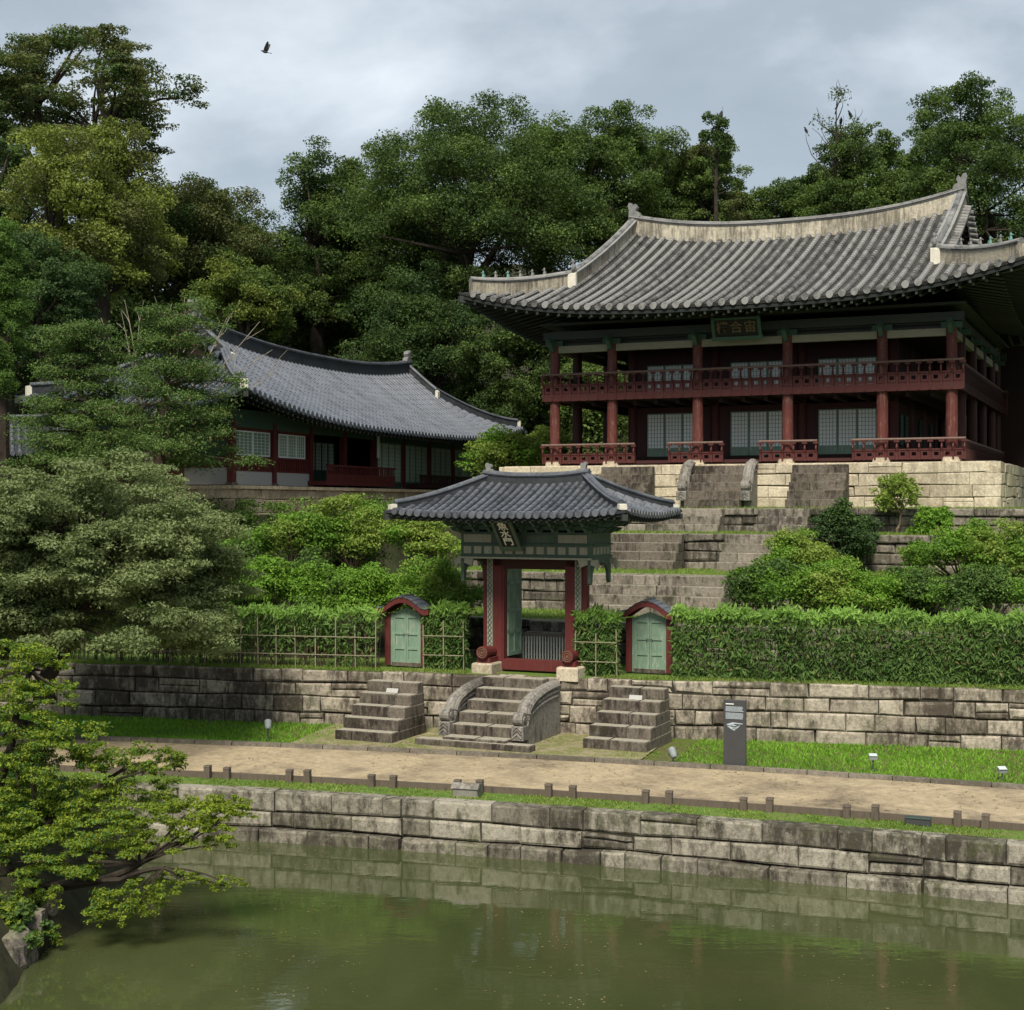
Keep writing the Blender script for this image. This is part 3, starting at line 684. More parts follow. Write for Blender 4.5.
        for i in (0, n - 1): mb.add([pts[i] + L[i] * o + Vector((0, 0, z)) for o, z in pr], [tuple(range(7))])
        if end_white:
            mb.m = 2; i = n - 1; t = (pts[-1] - pts[-2]).normalized()
            c = pts[-1] + Vector((0, 0, hgt * .5)); ww_ = w * 1.1; hgt_ = hgt; hgt = hgt * (.8 if gable else .62)
            p0 = c - t * .05; p1 = c + t * .16
            q = lambda p: [p - L[i] * ww_ / 2 - Vector((0, 0, hgt * .7)), p + L[i] * ww_ / 2 - Vector((0, 0, hgt * .7)), p + L[i] * ww_ / 2 + Vector((0, 0, hgt * .75)), p - L[i] * ww_ / 2 + Vector((0, 0, hgt * .75))]
            QQ = q(p0) + q(p1); mb.add(QQ, [(0, 3, 2, 1), (4, 5, 6, 7), (0, 1, 5, 4), (1, 2, 6, 5), (2, 3, 7, 6), (3, 0, 4, 7)])
        return mb.build(nm, [pl, capm, M['white_cap']], ro)
    pl, hp, cp = M[plaster], M[hip_plaster], M[cap]
    rp = [(x, 0, SF(x, 0, b)) for x in np.linspace(-xg - .12, xg + .12, 33)]
    sweep('main_ridge', rp, ridge[1], ridge[0], .3, pl, cp, ridge[1] * .34)
    for sx in (-1, 1):
        for sy in (-1, 1):
            if gable:
                pts = []
                for f in np.linspace(0, 1, 12):
                    t = b + (tg * .93 - b) * f; y = b - t; pts.append((sx * (xg - .05), sy * (y + .02), SF(xg, y, t) + .0))
                sweep('descending_ridge', pts, hipr[1], hipr[0] * 1.15, .3, hp, cp, hipr[1] * .36, True)
                f0 = .0
            pts = []
            for f in np.linspace(0.0 if not gable else .02, .90, 14):
                x = xg + (a - xg) * f; t = (a - x) * k; y = b - t; pts.append((sx * x, sy * y, SF(x, y, t)))
            sweep('hip_ridge', pts, hipr[1], hipr[0], .25, hp, cp, hipr[1] * .36, hipcap)
            # corner beam end / upturned tip
            mb = MB(); x, y = a, b; zt = SF(a, b, 0)
            mb.bar((sx * (a - 1.6), sy * (b - 1.6 * (b - (b - tg)) / (a - xg)), zt - .42 * thick / .26 + .12), (sx * (a - .02), sy * (b - .02), zt - .32 * thick / .26), min(.26, thick), min(.3, thick * 1.1))
            mb.build('corner_rafter', M['rafter'], ro)
        if gable:
            mb = MB(); zb = SF(xg, b - tg, tg); mb.m = 0
            prof = [(-(b - tg), zb - .3)] + [(-(b - t), SF(xg, b - t, t) - .06) for t in np.linspace(tg, b, 8)] + [((b - t), SF(xg, b - t, t) - .06) for t in np.linspace(b, tg, 8)[1:]] + [((b - tg), zb - .3)]
            x0 = sx * (xg - .34); mb.extrude_yz(prof, min(x0, x0 + sx * .1), max(x0, x0 + sx * .1))
            mb.m = 1
            for s2 in (-1, 1):
                for i in range(1, 8):
                    A, B = prof[i], prof[i + 1]
                    mb.bar((sx * (xg - .12), s2 * A[0], A[1] - .15), (sx * (xg - .12), s2 * B[0], B[1] - .15), .07, .34)
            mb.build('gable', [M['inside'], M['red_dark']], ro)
        if ornament:
            o_ = ornament; mb = MB(); zr = SF(xg, 0, b) + ridge[0]
            # dragon-head end tile: crest curling inwards with an open jaw
            pr = [(.55, -.3), (.5, .55), (.62, .85), (.5, 1.05), (.25, 1.0), (.1, .78), (-.12, .95), (-.3, .72), (-.15, .5), (-.5, .38), (-.62, .12), (-.35, .05), (-.6, -.3)]
            mb.extrude_xz([(sx * (xg - .1 + px_ * o_ * .55), zr + pz * o_ * .8) for px_, pz in pr], -.17 * o_, .17 * o_)
            mb.build('ridge_ornament', M['clay'], ro)
    return ro, SF

def figurine(ro, x, y, z, s, mat, lean):
    mb = MB(); mb.lathe([(.09 * s, 0), (.1 * s, .1 * s), (.07 * s, .22 * s), (.05 * s, .3 * s), (.075 * s, .36 * s), (.06 * s, .44 * s), (.015 * s, .5 * s)], 8, (x, y, z))
    mb.tube([(x, y, z + .36 * s), (x + lean * .1 * s, y, z + .38 * s), (x + lean * .17 * s, y, z + .33 * s)], [.04 * s, .03 * s, .012 * s], 6)
    mb.tube([(x - lean * .06 * s, y, z + .05 * s), (x - lean * .13 * s, y, z + .16 * s), (x - lean * .1 * s, y, z + .28 * s)], [.03 * s, .025 * s, .01 * s], 6)
    mb.build('roof_figure', mat, ro)

# lattice window in local coordinates: centre x, plane y (facing -y), z0..z1, n leaves
def lattice(root, name, x0, x1, y, z0, z1, n, frame, paper, panel=0.0, nx=4, nz=6, depth=.05, axis='x', fw=.05):
    wo = MB(); pb = MB()
    def bx(mb, a, b_, d0, d1, c, d):
        if axis == 'x': mb.box(a, b_, y + d0, y + d1, c, d)
        else: mb.box(min(y - d0, y - d1), max(y - d0, y - d1), a, b_, c, d)
    w = (x1 - x0) / n
    for i in range(n):
        a, b_ = x0 + i * w + .008, x0 + (i + 1) * w - .008
        bx(wo, a, a + fw, -depth, 0, z0, z1); bx(wo, b_ - fw, b_, -depth, 0, z0, z1)
        bx(wo, a + fw, b_ - fw, -depth, 0, z0, z0 + fw * 1.3); bx(wo, a + fw, b_ - fw, -depth, 0, z1 - fw, z1)
        zb = z0 + fw * 1.3
        if panel:
            zb = z0 + panel; bx(wo, a + fw, b_ - fw, -depth * .6, 0, z0 + fw, zb); bx(wo, a + fw, b_ - fw, -depth, -depth * .6, zb - fw * .5, zb + fw * .5)
        bt = .008
        for j in range(1, nx): xx = a + fw + (b_ - a - 2 * fw) * j / nx; bx(wo, xx - bt, xx + bt, -depth * .7, -.012, zb, z1 - fw)
        for j in range(1, nz): zz = zb + (z1 - fw - zb) * j / nz; bx(wo, a + fw, b_ - fw, -depth * .65, -.013, zz - bt, zz + bt)
        bx(pb, a + fw, b_ - fw, -.01, -.002, zb, z1 - fw)
    f = wo.build(name, frame, root); pb.build('paper_pane', paper, f)
    return f

def railing(root, x0, x1, y, z0, post_mat, name='railing', axis='x', h=.85, skirt=.0, flip=1):
    """balustrade with lotus-leaf brackets under a round rail, pierced panels below"""
    mb = MB()
    def pt(s, o, z): return (s, y + o, z) if axis == 'x' else (y - o * flip, s, z)
    def bx(a, b_, o0, o1, c, d):
        p = pt(a, o0, c); q = pt(b_, o1, d); mb.box(min(p[0], q[0]), max(p[0], q[0]), min(p[1], q[1]), max(p[1], q[1]), c, d)
    if skirt: bx(x0, x1, -.05, .05, z0 - skirt, z0 + .06)
    else: bx(x0, x1, -.05, .05, z0 + .02, z0 + .1)
    bx(x0, x1, -.045, .045, z0 + h * .46, z0 + h * .53)
    mb.m = 1; mb.tube([pt(x0 - .05, -.1, z0 + h), pt(x1 + .05, -.1, z0 + h)], .05, 8); mb.m = 0
    n = max(1, int(round((x1 - x0) / .44)))
    for i in range(n + 1):
        s = x0 + (x1 - x0) * i / n
        bx(s - .04, s + .04, -.075, .075, z0 - skirt * .9, z0 + h * .56)
        if i < n:      # pierced panel: a low sill board with a cloud-shaped opening above
            w = (x1 - x0) / n; bx(s + .05, s + w - .05, -.02, .02, z0 + .08, z0 + h * .2); bx(s + .05, s + w * .3, -.018, .018, z0 + h * .2, z0 + h * .46); bx(s + w * .7, s + w - .05, -.018, .018, z0 + h * .2, z0 + h * .46); bx(s + w * .3, s + w * .7, -.018, .018, z0 + h * .37, z0 + h * .46)
        mb.tube([pt(s, -.06, z0 + h * .4), pt(s, -.12, z0 + h * .62), pt(s, -.07, z0 + h * .78), pt(s, -.1, z0 + h - .05)], [.04, .05, .035, .03], 6)
        bx(s - .11, s + .11, -.14, -.06, z0 + h - .13, z0 + h - .045)
    return mb.build(name, [post_mat, M['rail_worn']], root)
# ------------------------------------------------------------------ the two-storey pavilion
JX, JY, _ = GP(1.0 - .0, 28.4)
JX, JY = 13.68, 71.34
pav = empty('pavilion', (JX, JY, 9.55), -TH, 'large two-storey pavilion with dark red columns, weathered grey roof and cream stone base', 'pavilion')
colx = [-8.8, -6.0, -2.0, 2.0, 6.0, 8.8]; coly = [-9.0, -6.2, -2.0, 2.0, 6.2, 9.0]
HC = 5.55; FL = 3.2          # column height, upper floor level
# stone base of big cream blocks
mb = MB(); pf = lambda s, o, z: (s, -10.4 + o, z)
hs = [-1.9, -1.42, -.95, -.45, 0.0]
masonry(mb, pf, -11.0, 10.85, [(hs[i], hs[i + 1], .0) for i in range(4)], .6, (1.1, 2.3), 41, .014, .02, .015)
for sx in (-1, 1):
    ps = (lambda sx: (lambda s, o, z: (sx * (10.85 - o) - (.15 if sx < 0 else 0), sx * s, z)))(sx)
    masonry(mb, ps, -10.4, 10.4, [(hs[i], hs[i + 1], .0) for i in range(4)], .6, (1.1, 2.3), 43, .014, .02, .015)
mb.m = 1; mb.box(-10.9, 10.75, -10.3, 10.3, -1.9, -.02)
mb.build('stone_base', [M['stone_cream'], M['mortar']], pav)
mb = MB(); mb.box(-10.8, 10.65, -10.2, 10.25, -.02, .012); mb.build('paving', M['stone_cream'], pav)
def column(x, y, big=True):
    mb = MB(); r = .23
    mb.tube([(x, y, .22), (x, y, 2.2), (x, y, HC)], [r * 1.06, r * 1.03, r * .95], 14)
    c = mb.build('column', M['red_worn'] if (y < -8.9) else M['red_dark'], pav)  # side and back columns get darker red: shade painted into the colour
    mb = MB(); mb.cbox(x - .36, x + .36, y - .36, y + .36, -.1, .24, .05); mb.build('column_base', M['stone_cream'], c)
    mb = MB()      # bracket arm at the column head
    mb.extrude_yz([(y - .95, HC + .12), (y - .7, HC + .05), (y - .35, HC - .28), (y + .3, HC - .28), (y + .3, HC + .3), (y - .8, HC + .3)], x - .09, x + .09)
    mb.box(x - .42, x + .42, y - .13, y + .13, HC - .02, HC + .22)
    mb.build('bracket', M['green_dark'], c)
for i, x in enumerate(colx):
    for j, y in enumerate(coly):
        if i in (0, 5) or j in (0, 5): column(x, y)
for x in (-6.0, -2.0, 2.0, 6.0):
    for y in (-6.2, 6.2):
        mb = MB(); mb.tube([(x, y, .05), (x, y, HC)], .22, 12); mb.build('inner_column', M['red'], pav)
for y in (-2.0, 2.0):
    for x in (-6.0, 6.0):
        mb = MB(); mb.tube([(x, y, .05), (x, y, HC)], .22, 12); mb.build('inner_column', M['red'], pav)
# tie beams (pale, weathered) under the eaves, upper floor with red edge beam
for i in range(5):
    a, b_ = colx[i] + .21, colx[i + 1] - .21
    for y in (-9.0, 9.0):
        mb = MB(); mb.box(a, b_, y - .12, y + .12, HC - .34, HC - .03); mb.build('tie_beam', M['beam_pale'], pav)
for j in range(5):
    a, b_ = coly[j] + .21, coly[j + 1] - .21
    for x in (-8.8, 8.8):
        mb = MB(); mb.box(x - .12, x + .12, a, b_, HC - .34, HC - .03); mb.build('tie_beam', M['beam_pale'], pav)
mb = MB()
for y in (-9.0, 9.0): mb.box(-9.3, 9.3, y - .2, y + .2, HC + .26, HC + .62)
for x in (-8.8, 8.8): mb.box(x - .2, x + .2, -8.79, 8.79, HC + .26, HC + .62)
mb.box(-9.4, 9.4, -9.4, 9.4, HC + .9, HC + 1.0); mb.box(-8.7, 8.7, -8.9, -8.86, HC - .03, HC + .26)
mb.build('eave_purlin', M['rafter'], pav)
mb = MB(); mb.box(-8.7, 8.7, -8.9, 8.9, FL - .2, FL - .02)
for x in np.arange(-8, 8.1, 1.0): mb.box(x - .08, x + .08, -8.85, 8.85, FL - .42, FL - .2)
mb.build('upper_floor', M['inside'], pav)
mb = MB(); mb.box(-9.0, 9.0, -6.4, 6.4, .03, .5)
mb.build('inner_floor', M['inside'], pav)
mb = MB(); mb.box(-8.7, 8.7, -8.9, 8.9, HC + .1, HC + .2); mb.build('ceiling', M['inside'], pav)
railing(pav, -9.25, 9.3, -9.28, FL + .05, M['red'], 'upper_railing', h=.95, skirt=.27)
railing(pav, -9.15, 9.15, 9.2, FL + .05, M['red_dark'], 'upper_railing', 'y', h=.95, skirt=.27, flip=-1)  # right-hand rail in the darker red, shade put into its paint
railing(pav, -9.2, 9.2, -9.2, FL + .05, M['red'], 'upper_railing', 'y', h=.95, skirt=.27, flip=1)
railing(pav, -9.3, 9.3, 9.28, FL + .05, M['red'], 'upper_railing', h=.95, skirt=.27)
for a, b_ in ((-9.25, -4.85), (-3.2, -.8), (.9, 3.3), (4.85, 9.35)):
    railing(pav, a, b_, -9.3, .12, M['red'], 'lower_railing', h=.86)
railing(pav, -9.15, 9.15, 9.25, .12, M['red_dark'], 'lower_railing', 'y', h=.86, flip=-1)  # darker red again paints in the shade of this side
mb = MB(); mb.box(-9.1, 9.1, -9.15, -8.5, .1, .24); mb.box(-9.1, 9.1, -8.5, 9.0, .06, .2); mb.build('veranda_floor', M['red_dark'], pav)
# inner walls with lattice doors, both storeys
for z0, z1, panel, zt, nm in ((.32, 2.5, .55, FL - .42, 'lattice_door'), (FL + .1, FL + 1.55, .2, HC - .02, 'lattice_window')):
    for i, (a, b_) in enumerate(((-6.0, -2.0), (-2.0, 2.0), (2.0, 6.0))):
        c = (a + b_) / 2
        for y, fl in ((-6.2, 1), (6.2, -1)):
            mb = MB(); mb.box(a + .22, c - 1.3, y - .05, y + .05, z0 - .1, zt); mb.box(c + 1.3, b_ - .22, y - .05, y + .05, z0 - .1, zt)
            mb.box(c - 1.3, c + 1.3, y - .05, y + .05, z1 + .03, zt); mb.box(c - 1.3, c + 1.3, y - .05, y + .05, z0 - .12, z0 - .02)
            mb.box(c - 1.38, c - 1.3, y - .09, y - .05, z0 - .1, z1 + .1); mb.box(c + 1.3, c + 1.38, y - .09, y - .05, z0 - .1, z1 + .1); mb.box(c - 1.38, c + 1.38, y - .09, y - .05, z1 + .02, z1 + .1)
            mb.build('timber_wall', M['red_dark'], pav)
            if fl > 0: lattice(pav, nm, c - 1.29, c + 1.29, y, z0, z1, 3, M['green_door'], M['paper'], panel, 5, 9 if panel > .3 else 6)
    for sx in (-1, 1):
        for (a, b_) in ((-6.2, -2.0), (-2.0, 2.0), (2.0, 6.2)):
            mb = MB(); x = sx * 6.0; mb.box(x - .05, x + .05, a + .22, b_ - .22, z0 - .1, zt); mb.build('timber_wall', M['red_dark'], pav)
for y in (-4.6, -3.2, 1.0, 4.6):
    lattice(pav, 'side_window', y - .45, y + .45, 6.08, .9, 2.3, 1, M['green_dark'], M['paper'], 0, 4, 7, axis='y')
mb = MB(); mb.box(8.95, 15.5, 9.7, 10.2, .0, 6.6); mb.build('rear_wing', M['inside'], pav)
for xa in (10.3, 11.6): lattice(pav, 'side_window', xa, xa + .42, 9.69, .8, 2.4, 1, M['red_dark'], M['paper'], 0, 3, 8)
# name board with three gold characters (read right to left)
nb = MB(); nb.m = 0; nb.box(-1.05, 1.05, -.03, .03, -.42, .42); nb.m = 1
nb.m = 1
for a in ((-1.2, -1.05, -.07, .05, -.5, .55), (1.05, 1.2, -.07, .05, -.5, .55), (-1.25, 1.25, -.08, .05, -.6, -.42), (-1.2, 1.2, -.07, .05, .42, .52)): nb.box(*a)
nbo = nb.build('name_board', [M['board_black'], M['green_dark']], pav); nbo.scale = (.9, .9, .9); nbo.location = (.0, -9.95, HC + .32); nbo.rotation_euler = (math.radians(24), 0, 0)
for i, ch in enumerate('樓合宙'): lettering('lettering', ch, .62, M['letter_gold'], nbo, (-.68 + .68 * i, -.045, 0), (math.radians(90), 0, 0))
roof, SFJ = make_roof(pav, 'tiled_roof', 12.15, 12.25, 8.15, 1.0, 4.8, .78, 1.2, .85, .5, (M['tile_old'], M['tile_trough']), 16.2 - 9.55, .34, True, 2.9,
                      (.66, .44), (.5, .36), 'plaster', 'plaster_old', 'tile_old', True, .3, 1.0, .82, hipcap=False)
for k_, f in enumerate((.3, .42, .54, .66, .78, .9)):
    for sx in (-1, 1):
        x = 8.15 + (12.15 - 8.15) * f * .88; t = 12.15 - x; y = 12.25 - t
        figurine(roof, sx * x, -y, SFJ(x, y, t) + .68, .7, M['patina'] if k_ in (3, 5) else M['clay'], sx)
for sx in (-1, 1):
    t = 4.0 * .93; y = 12.25 - t; figurine(roof, sx * 8.05, -y - .1, SFJ(8.15, y, t) + .75, 1.0, M['clay'], sx)

# ------------------------------------------------------------------ the long hall on the left
SA = math.radians(20.5)
def SPt(t, d): return (-11.6 + math.sin(SA) * t - math.cos(SA) * d, 60 + math.cos(SA) * t + math.sin(SA) * d)
sxc, syc = SPt(14.0, 3.6)
hall = empty('hall', (sxc, syc, 8.6), math.radians(90) - SA, 'long single-storey hall with smooth blue-grey tiled roof, left of the two-storey pavilion', 'hall')
mb = MB(); pf = lambda s, o, z: (s, -4.7 + o, z)
masonry(mb, pf, -15.2, 14.2, [(-1.6, -1.1, .05), (-1.1, -.55, .02), (-.55, -.12, 0)], .5, (.8, 1.7), 51, .014, .02, .015)
pe = lambda s, o, z: (-15.2 + o, -s, z)
masonry(mb, pe, -4.7, 4.7, [(-1.6, -1.1, .05), (-1.1, -.55, .02), (-.55, -.12, 0)], .5, (.8, 1.7), 52, .014, .02, .015)
mb.m = 1; mb.box(-15.1, 14.1, -4.6, 4.6, -1.6, -.14)
mb.m = 2; mb.box(-15.3, 14.3, -4.8, 4.7, -.14, .0)
mb.build('stone_base', [M['stone_warm'], M['mortar'], M['stone_warm']], hall)
hx = [-14 + 3.35 * i for i in range(9)]; HH = 2.75
for y in (-3.6, 3.6):
    for x in hx:
        mb = MB(); mb.box(x - .14, x + .14, y - .14, y + .14, 0.12, HH); c = mb.build('column', M['red_gate'], hall)
        mb = MB(); mb.cbox(x - .2, x + .2, y - .2, y + .2, -.02, .13, .02); mb.build('column_base', M['stone_dark'], c)
for y in (-1.2, 1.2):
    for x in (-14, 12.8):
        mb = MB(); mb.box(x - .14, x + .14, y - .14, y + .14, 0.0, HH); mb.build('column', M['red_gate'], hall)
mb = MB()
for y in (-3.6, 3.6): mb.box(-14.3, 13.1, y - .1, y + .1, HH - .3, HH); mb.box(-14.5, 13.3, y - .16, y + .16, HH + .2, HH + .45); mb.box(-14.2, 13.0, y - .05, y + .05, HH, HH + .2)
for x in (-14, 12.8): mb.box(x - .1, x + .1, -3.5, 3.5, HH - .3, HH); mb.box(x - .16, x + .16, -3.44, 3.44, HH + .2, HH + .45); mb.box(x - .05, x + .05, -3.5, 3.5, HH, HH + .2)
mb.build('tie_beam', M['green_dark'], hall)
mb = MB(); mb.box(-13.9, 12.7, -3.5, 3.5, HH + .1, HH + .2); mb.build('ceiling', M['inside'], hall)
mb = MB(); mb.box(-13.8, 12.6, 3.5, 3.6, 0, HH); mb.build('back_wall', M['inside'], hall)
mb = MB(); mb.box(-13.9, 12.7, -3.4, 3.45, .02, .3); mb.build('floor', M['inside'], hall)
for i in range(8):
    a, b_ = hx[i] + .15, hx[i + 1] - .15
    if i in (0, 1):
        mb = MB(); mb.m = 0; mb.box(a, b_, -3.66, -3.54, .05, .62); mb.m = 1; mb.box(a, b_, -3.68, -3.54, .62, .7); mb.box(a, b_, -3.64, -3.56, .7, 1.2); mb.box(a, b_, -3.7, -3.54, 1.2, 1.27)
        for x in np.arange(a + .12, b_, .22): mb.box(x - .03, x + .03, -3.7, -3.64, .7, 1.2)
        mb.m = 1; mb.box(a, b_, -3.62, -3.56, 2.32, HH - .3)
        mb.build('wall_panel', [M['grey_panel'], M['red_gate']], hall)
        lattice(hall, 'lattice_window', a + (.35 if i == 1 else 0.1), b_ - (.3 if i == 1 else .1), -3.58, 1.28, 2.32, 3 if i else 2, M['paper'], M['green_door'], 0, 4, 7, .05)
    elif i in (2, 3):
        mb = MB(); mb.box(a, b_, -1.5, -1.4, .3, HH); mb.build('wall_panel', M['inside'], hall)
        lattice(hall, 'lattice_door', a + .2, b_ - .2, -1.52, .4, 2.3, 4, M['green_dark'], M['paper_green'], .5, 4, 8, .05)
    else:
        mb = MB(); mb.box(a, b_, -3.64, -3.56, .05, .35); mb.box(a, b_, -3.64, -3.56, 2.36, HH - .3); mb.build('wall_panel', M['green_dark'], hall)
        lattice(hall, 'lattice_window', a, b_, -3.57, .36, 2.35, 4, M['green_door'], M['paper_green'], 0, 5, 9, .05)
mb = MB(); mb.box(hx[2] - .3, hx[4] + .2, -4.65, -3.3, .1, .3)
for x in np.arange(hx[2] - .25, hx[4] + .2, .24): mb.box(x - .03, x + .03, -4.68, -4.62, .3, .95)
mb.box(hx[2] - .3, hx[4] + .2, -4.66, -4.63, .3, .62); mb.box(hx[2] - .3, hx[4] + .2, -4.72, -4.58, .95, 1.04)
mb.build('porch_railing', M['red_gate'], hall)
mb = MB(); mb.box(hx[5] + .3, hx[8] + .2, -4.5, -3.75, .1, .26)
for x in np.arange(hx[5] + .35, hx[8] + .2, .24): mb.box(x - .03, x + .03, -4.53, -4.47, .26, .7)
mb.box(hx[5] + .3, hx[8] + .2, -4.56, -4.44, .7, .78); mb.build('porch_railing', M['red_dark'], hall)
mb = MB(); mb.box(hx[4] - .12, hx[4] + .12, -3.86, -3.82, 1.55, 2.75); mb.build('hanging_board', M['paper'], hall)
# near end wall
for j, (a, b_) in enumerate(((-3.46, -1.34), (-1.06, 1.06), (1.34, 3.46))):
    mb = MB(); mb.m = 0 if j == 0 else 1; mb.box(-14.06, -13.94, a, b_, .05, .75); mb.m = 1; mb.box(-14.05, -13.95, a, b_, .75, 1.25)
    mb.box(-14.05, -13.95, a, b_, 1.9, HH - .3); mb.m = 2; mb.box(-14.05, -13.95, a, b_, 1.25, 1.9)
    mb.build('wall_panel', [M['grey_panel'], M['red_gate'], M['green_dark']], hall)
    mb = MB(); mb.box(12.75, 12.85, a, b_, .05, HH - .3); mb.build('wall_panel', M['red_gate'], hall)
make_roof(hall, 'tiled_roof', 16.2, 5.6, 11.3, .82, 3.5, .74, 1.1, .75, .4, (M['tile_slate'], M['tile_slate_trough']), 2.75, .4, True, 1.9,
          (.5, .34), (.36, .28), 'tile_new_trough', 'tile_new_trough', 'tile_new', True, .2, .9, raft=.42)

# small outbuilding glimpsed between the trees at far left
ob = empty('outbuilding', (P(8, 440, 70)[0], 70, 7.4), math.radians(20), 'small grey-roofed outbuilding half hidden by the conifers at the far left', 'outbuilding')
mb = MB(); mb.box(-2.4, 2.4, -1.6, 1.6, 0, 2.6); mb.build('wall', M['red_dark'], ob)
mb = MB(); mb.box(-2.0, 2.0, -1.66, -1.6, .1, 1.3); mb.build('wall_panel', M['grey_panel'], ob)
make_roof(ob, 'tiled_roof', 3.6, 2.8, 2.4, 1.0, 1.5, .8, .4, .2, .32, (M['tile_new'], M['tile_new_trough']), 2.8, .4, True, 1.0, (.3, .28), (.25, .22), 'tile_new_trough', None, 'tile_new', True, .2, .5, raft=.5)

# ------------------------------------------------------------------ the gate
gx, gy, _ = GP(.35, 0)
gate = empty('gate', (gx, gy, 2.76), -TH, 'small red gate with curved dark tiled roof at the head of the central steps', 'gate')
for sx in (-1, 1):
    mb = MB(); mb.m = 0; mb.box(sx * 1.2 - .14, sx * 1.2 + .14, -.16, .16, .3, 3.45); g_ = mb.build('post', M['red_gate'], gate)
    mb = MB(); mb.box(sx * 1.44 - .09, sx * 1.44 + .09, -.2, .12, .42, 3.42)
    po = mb.build('patterned_jamb', M['band_pale'], gate)
    mb = MB()
    for z in np.arange(.5, 3.4, .16):
        x = sx * 1.44; mb.tube([(x - .065, -.205, z), (x, -.21, z + .08), (x + .065, -.205, z), (x, -.21, z - .08), (x - .065, -.205, z)], .014, 4)
    mb.build('jamb_pattern', M['green_dark'], po)
    mb = MB(); mb.box(sx * 1.62 - .07, sx * 1.62 + .07, -.12, .12, .3, 3.42); mb.build('post', M['red_gate'], gate)
    mb = MB(); mb.box(sx * 1.05 - .045, sx * 1.05 + .045, -.13, .13, .34, 3.2); mb.build('door_jamb', M['red_gate'], gate)
    # carved drum block in front of the post on a cream stone
    mb = MB(); x = sx * 1.38; mb.box(x - .21, x + .21, -.78, .2, .28, .44)
    mb.tube([(x, -.9, .6), (x, -.55, .6)], .19, 16); mb.tube([(x, -.56, .6), (x, .1, .56)], .17, 12)
    dr = mb.build('drum_block', M['red_gate'], gate)
    mb = MB()
    for rr_ in (.15, .09): mb.tube([(x + rr_ * math.cos(t), -.905, .6 + rr_ * math.sin(t)) for t in np.linspace(0, 2 * math.pi, 15)], .014, 5, False)
    mb.tube([(x, -.91, .6), (x, -.895, .6)], .04, 8); mb.build('spiral_carving', M['letter_gold'], dr)
    mb = MB(); mb.cbox(x - .34, x + .34, -.95, .3, -.12, .28, .04); mb.build('plinth_stone', M['stone_cream'], gate)
    # open door leaf swung inward
    lf = MB(); xx = sx * 1.0; ang = math.radians(88 if sx < 0 else 74); w_ = .95
    dl = lambda s, o, z: (xx - sx * math.cos(ang) * s - sx * math.sin(ang) * o * -1, .14 + math.sin(ang) * s + math.cos(ang) * o, z)
    def lb(s0, s1, o0, o1, z0, z1):
        lf.hexa([dl(s0, o0, z0), dl(s1, o0, z0), dl(s1, o1, z0), dl(s0, o1, z0)], [dl(s0, o0, z1), dl(s1, o0, z1), dl(s1, o1, z1), dl(s0, o1, z1)])
    lb(0, w_, 0, .05, .42, 3.12)
    for z in (.42, 1.1, 1.75, 2.6, 3.0): lb(0, w_, -.03, .08, z, z + .12)
    for s_ in (0, w_ / 2 - .04, w_ - .08): lb(s_, s_ + .08, -.03, .08, .54, 3.0)
    for s_ in np.arange(.1, w_ - .05, .09): lb(s_, s_ + .03, -.02, .07, 1.22, 2.6)
    lf.build('door_leaf', M['green_door'], gate)
mb = MB(); mb.box(-1.06, 1.06, -.2, .18, .05, .36); mb.build('sill', M['red_gate'], gate)
mb = MB(); mb.box(-1.7, 1.7, -.16, .16, 3.2, 3.5); mb.box(-1.06, 1.06, -.12, .12, 3.1, 3.2); mb.build('lintel', M['red_dark'], gate)
# painted entablature: two tiers of panels round the frame, on side frames with arched brackets
for (x0, x1, y0, y1, ax) in ((-2.1, 2.1, -.85, -.75, 'f'), (-2.1, 2.1, .75, .85, 'b'), (-2.1, -2.0, -.75, .75, 'l'), (2.0, 2.1, -.75, .75, 'r')):
    mb = MB(); mb.m = 0; mb.box(x0, x1, y0, y1, 3.5, 4.22); mb.m = 1
    if ax in 'fb':
        sg = -1 if ax == 'f' else 1; yf = y0 if ax == 'f' else y1
        for i in range(12):
            a = -2.05 + i * 4.1 / 12; mb.box(a + .05, a + 4.1 / 12 - .05, min(yf, yf + sg * .02), max(yf, yf + sg * .02), 3.58, 3.8)
        for i in range(4):
            a = -2.05 + i * 4.1 / 4; mb.m = 1 if i in (0, 3) else 0; mb.box(a + .06, a + 4.1 / 4 - .06, min(yf, yf + sg * .025), max(yf, yf + sg * .025), 3.92, 4.16)
        mb.m = 2
        for z in (3.5, 3.85, 4.19): mb.box(-2.14, 2.14, min(yf, yf + sg * .045), max(yf, yf + sg * .045), z, z + .04)
        mb.m = 1; mb.box(-2.14, 2.14, min(yf, yf + sg * .05), max(yf, yf + sg * .05), 3.43, 3.485)
    else:
        sg = -1 if ax == 'l' else 1; xf = x0 if ax == 'l' else x1
        for i in range(5):
            a = -.72 + i * 1.44 / 5; mb.box(min(xf, xf + sg * .02), max(xf, xf + sg * .02), a + .04, a + 1.44 / 5 - .04, 3.58, 3.8)
        mb.m = 2; mb.box(min(xf, xf + sg * .04), max(xf, xf + sg * .04), -.7, .7, 3.85, 3.89)
    mb.build('painted_beam', [M['green_band'], M['band_pale'], M['green_dark']], gate)
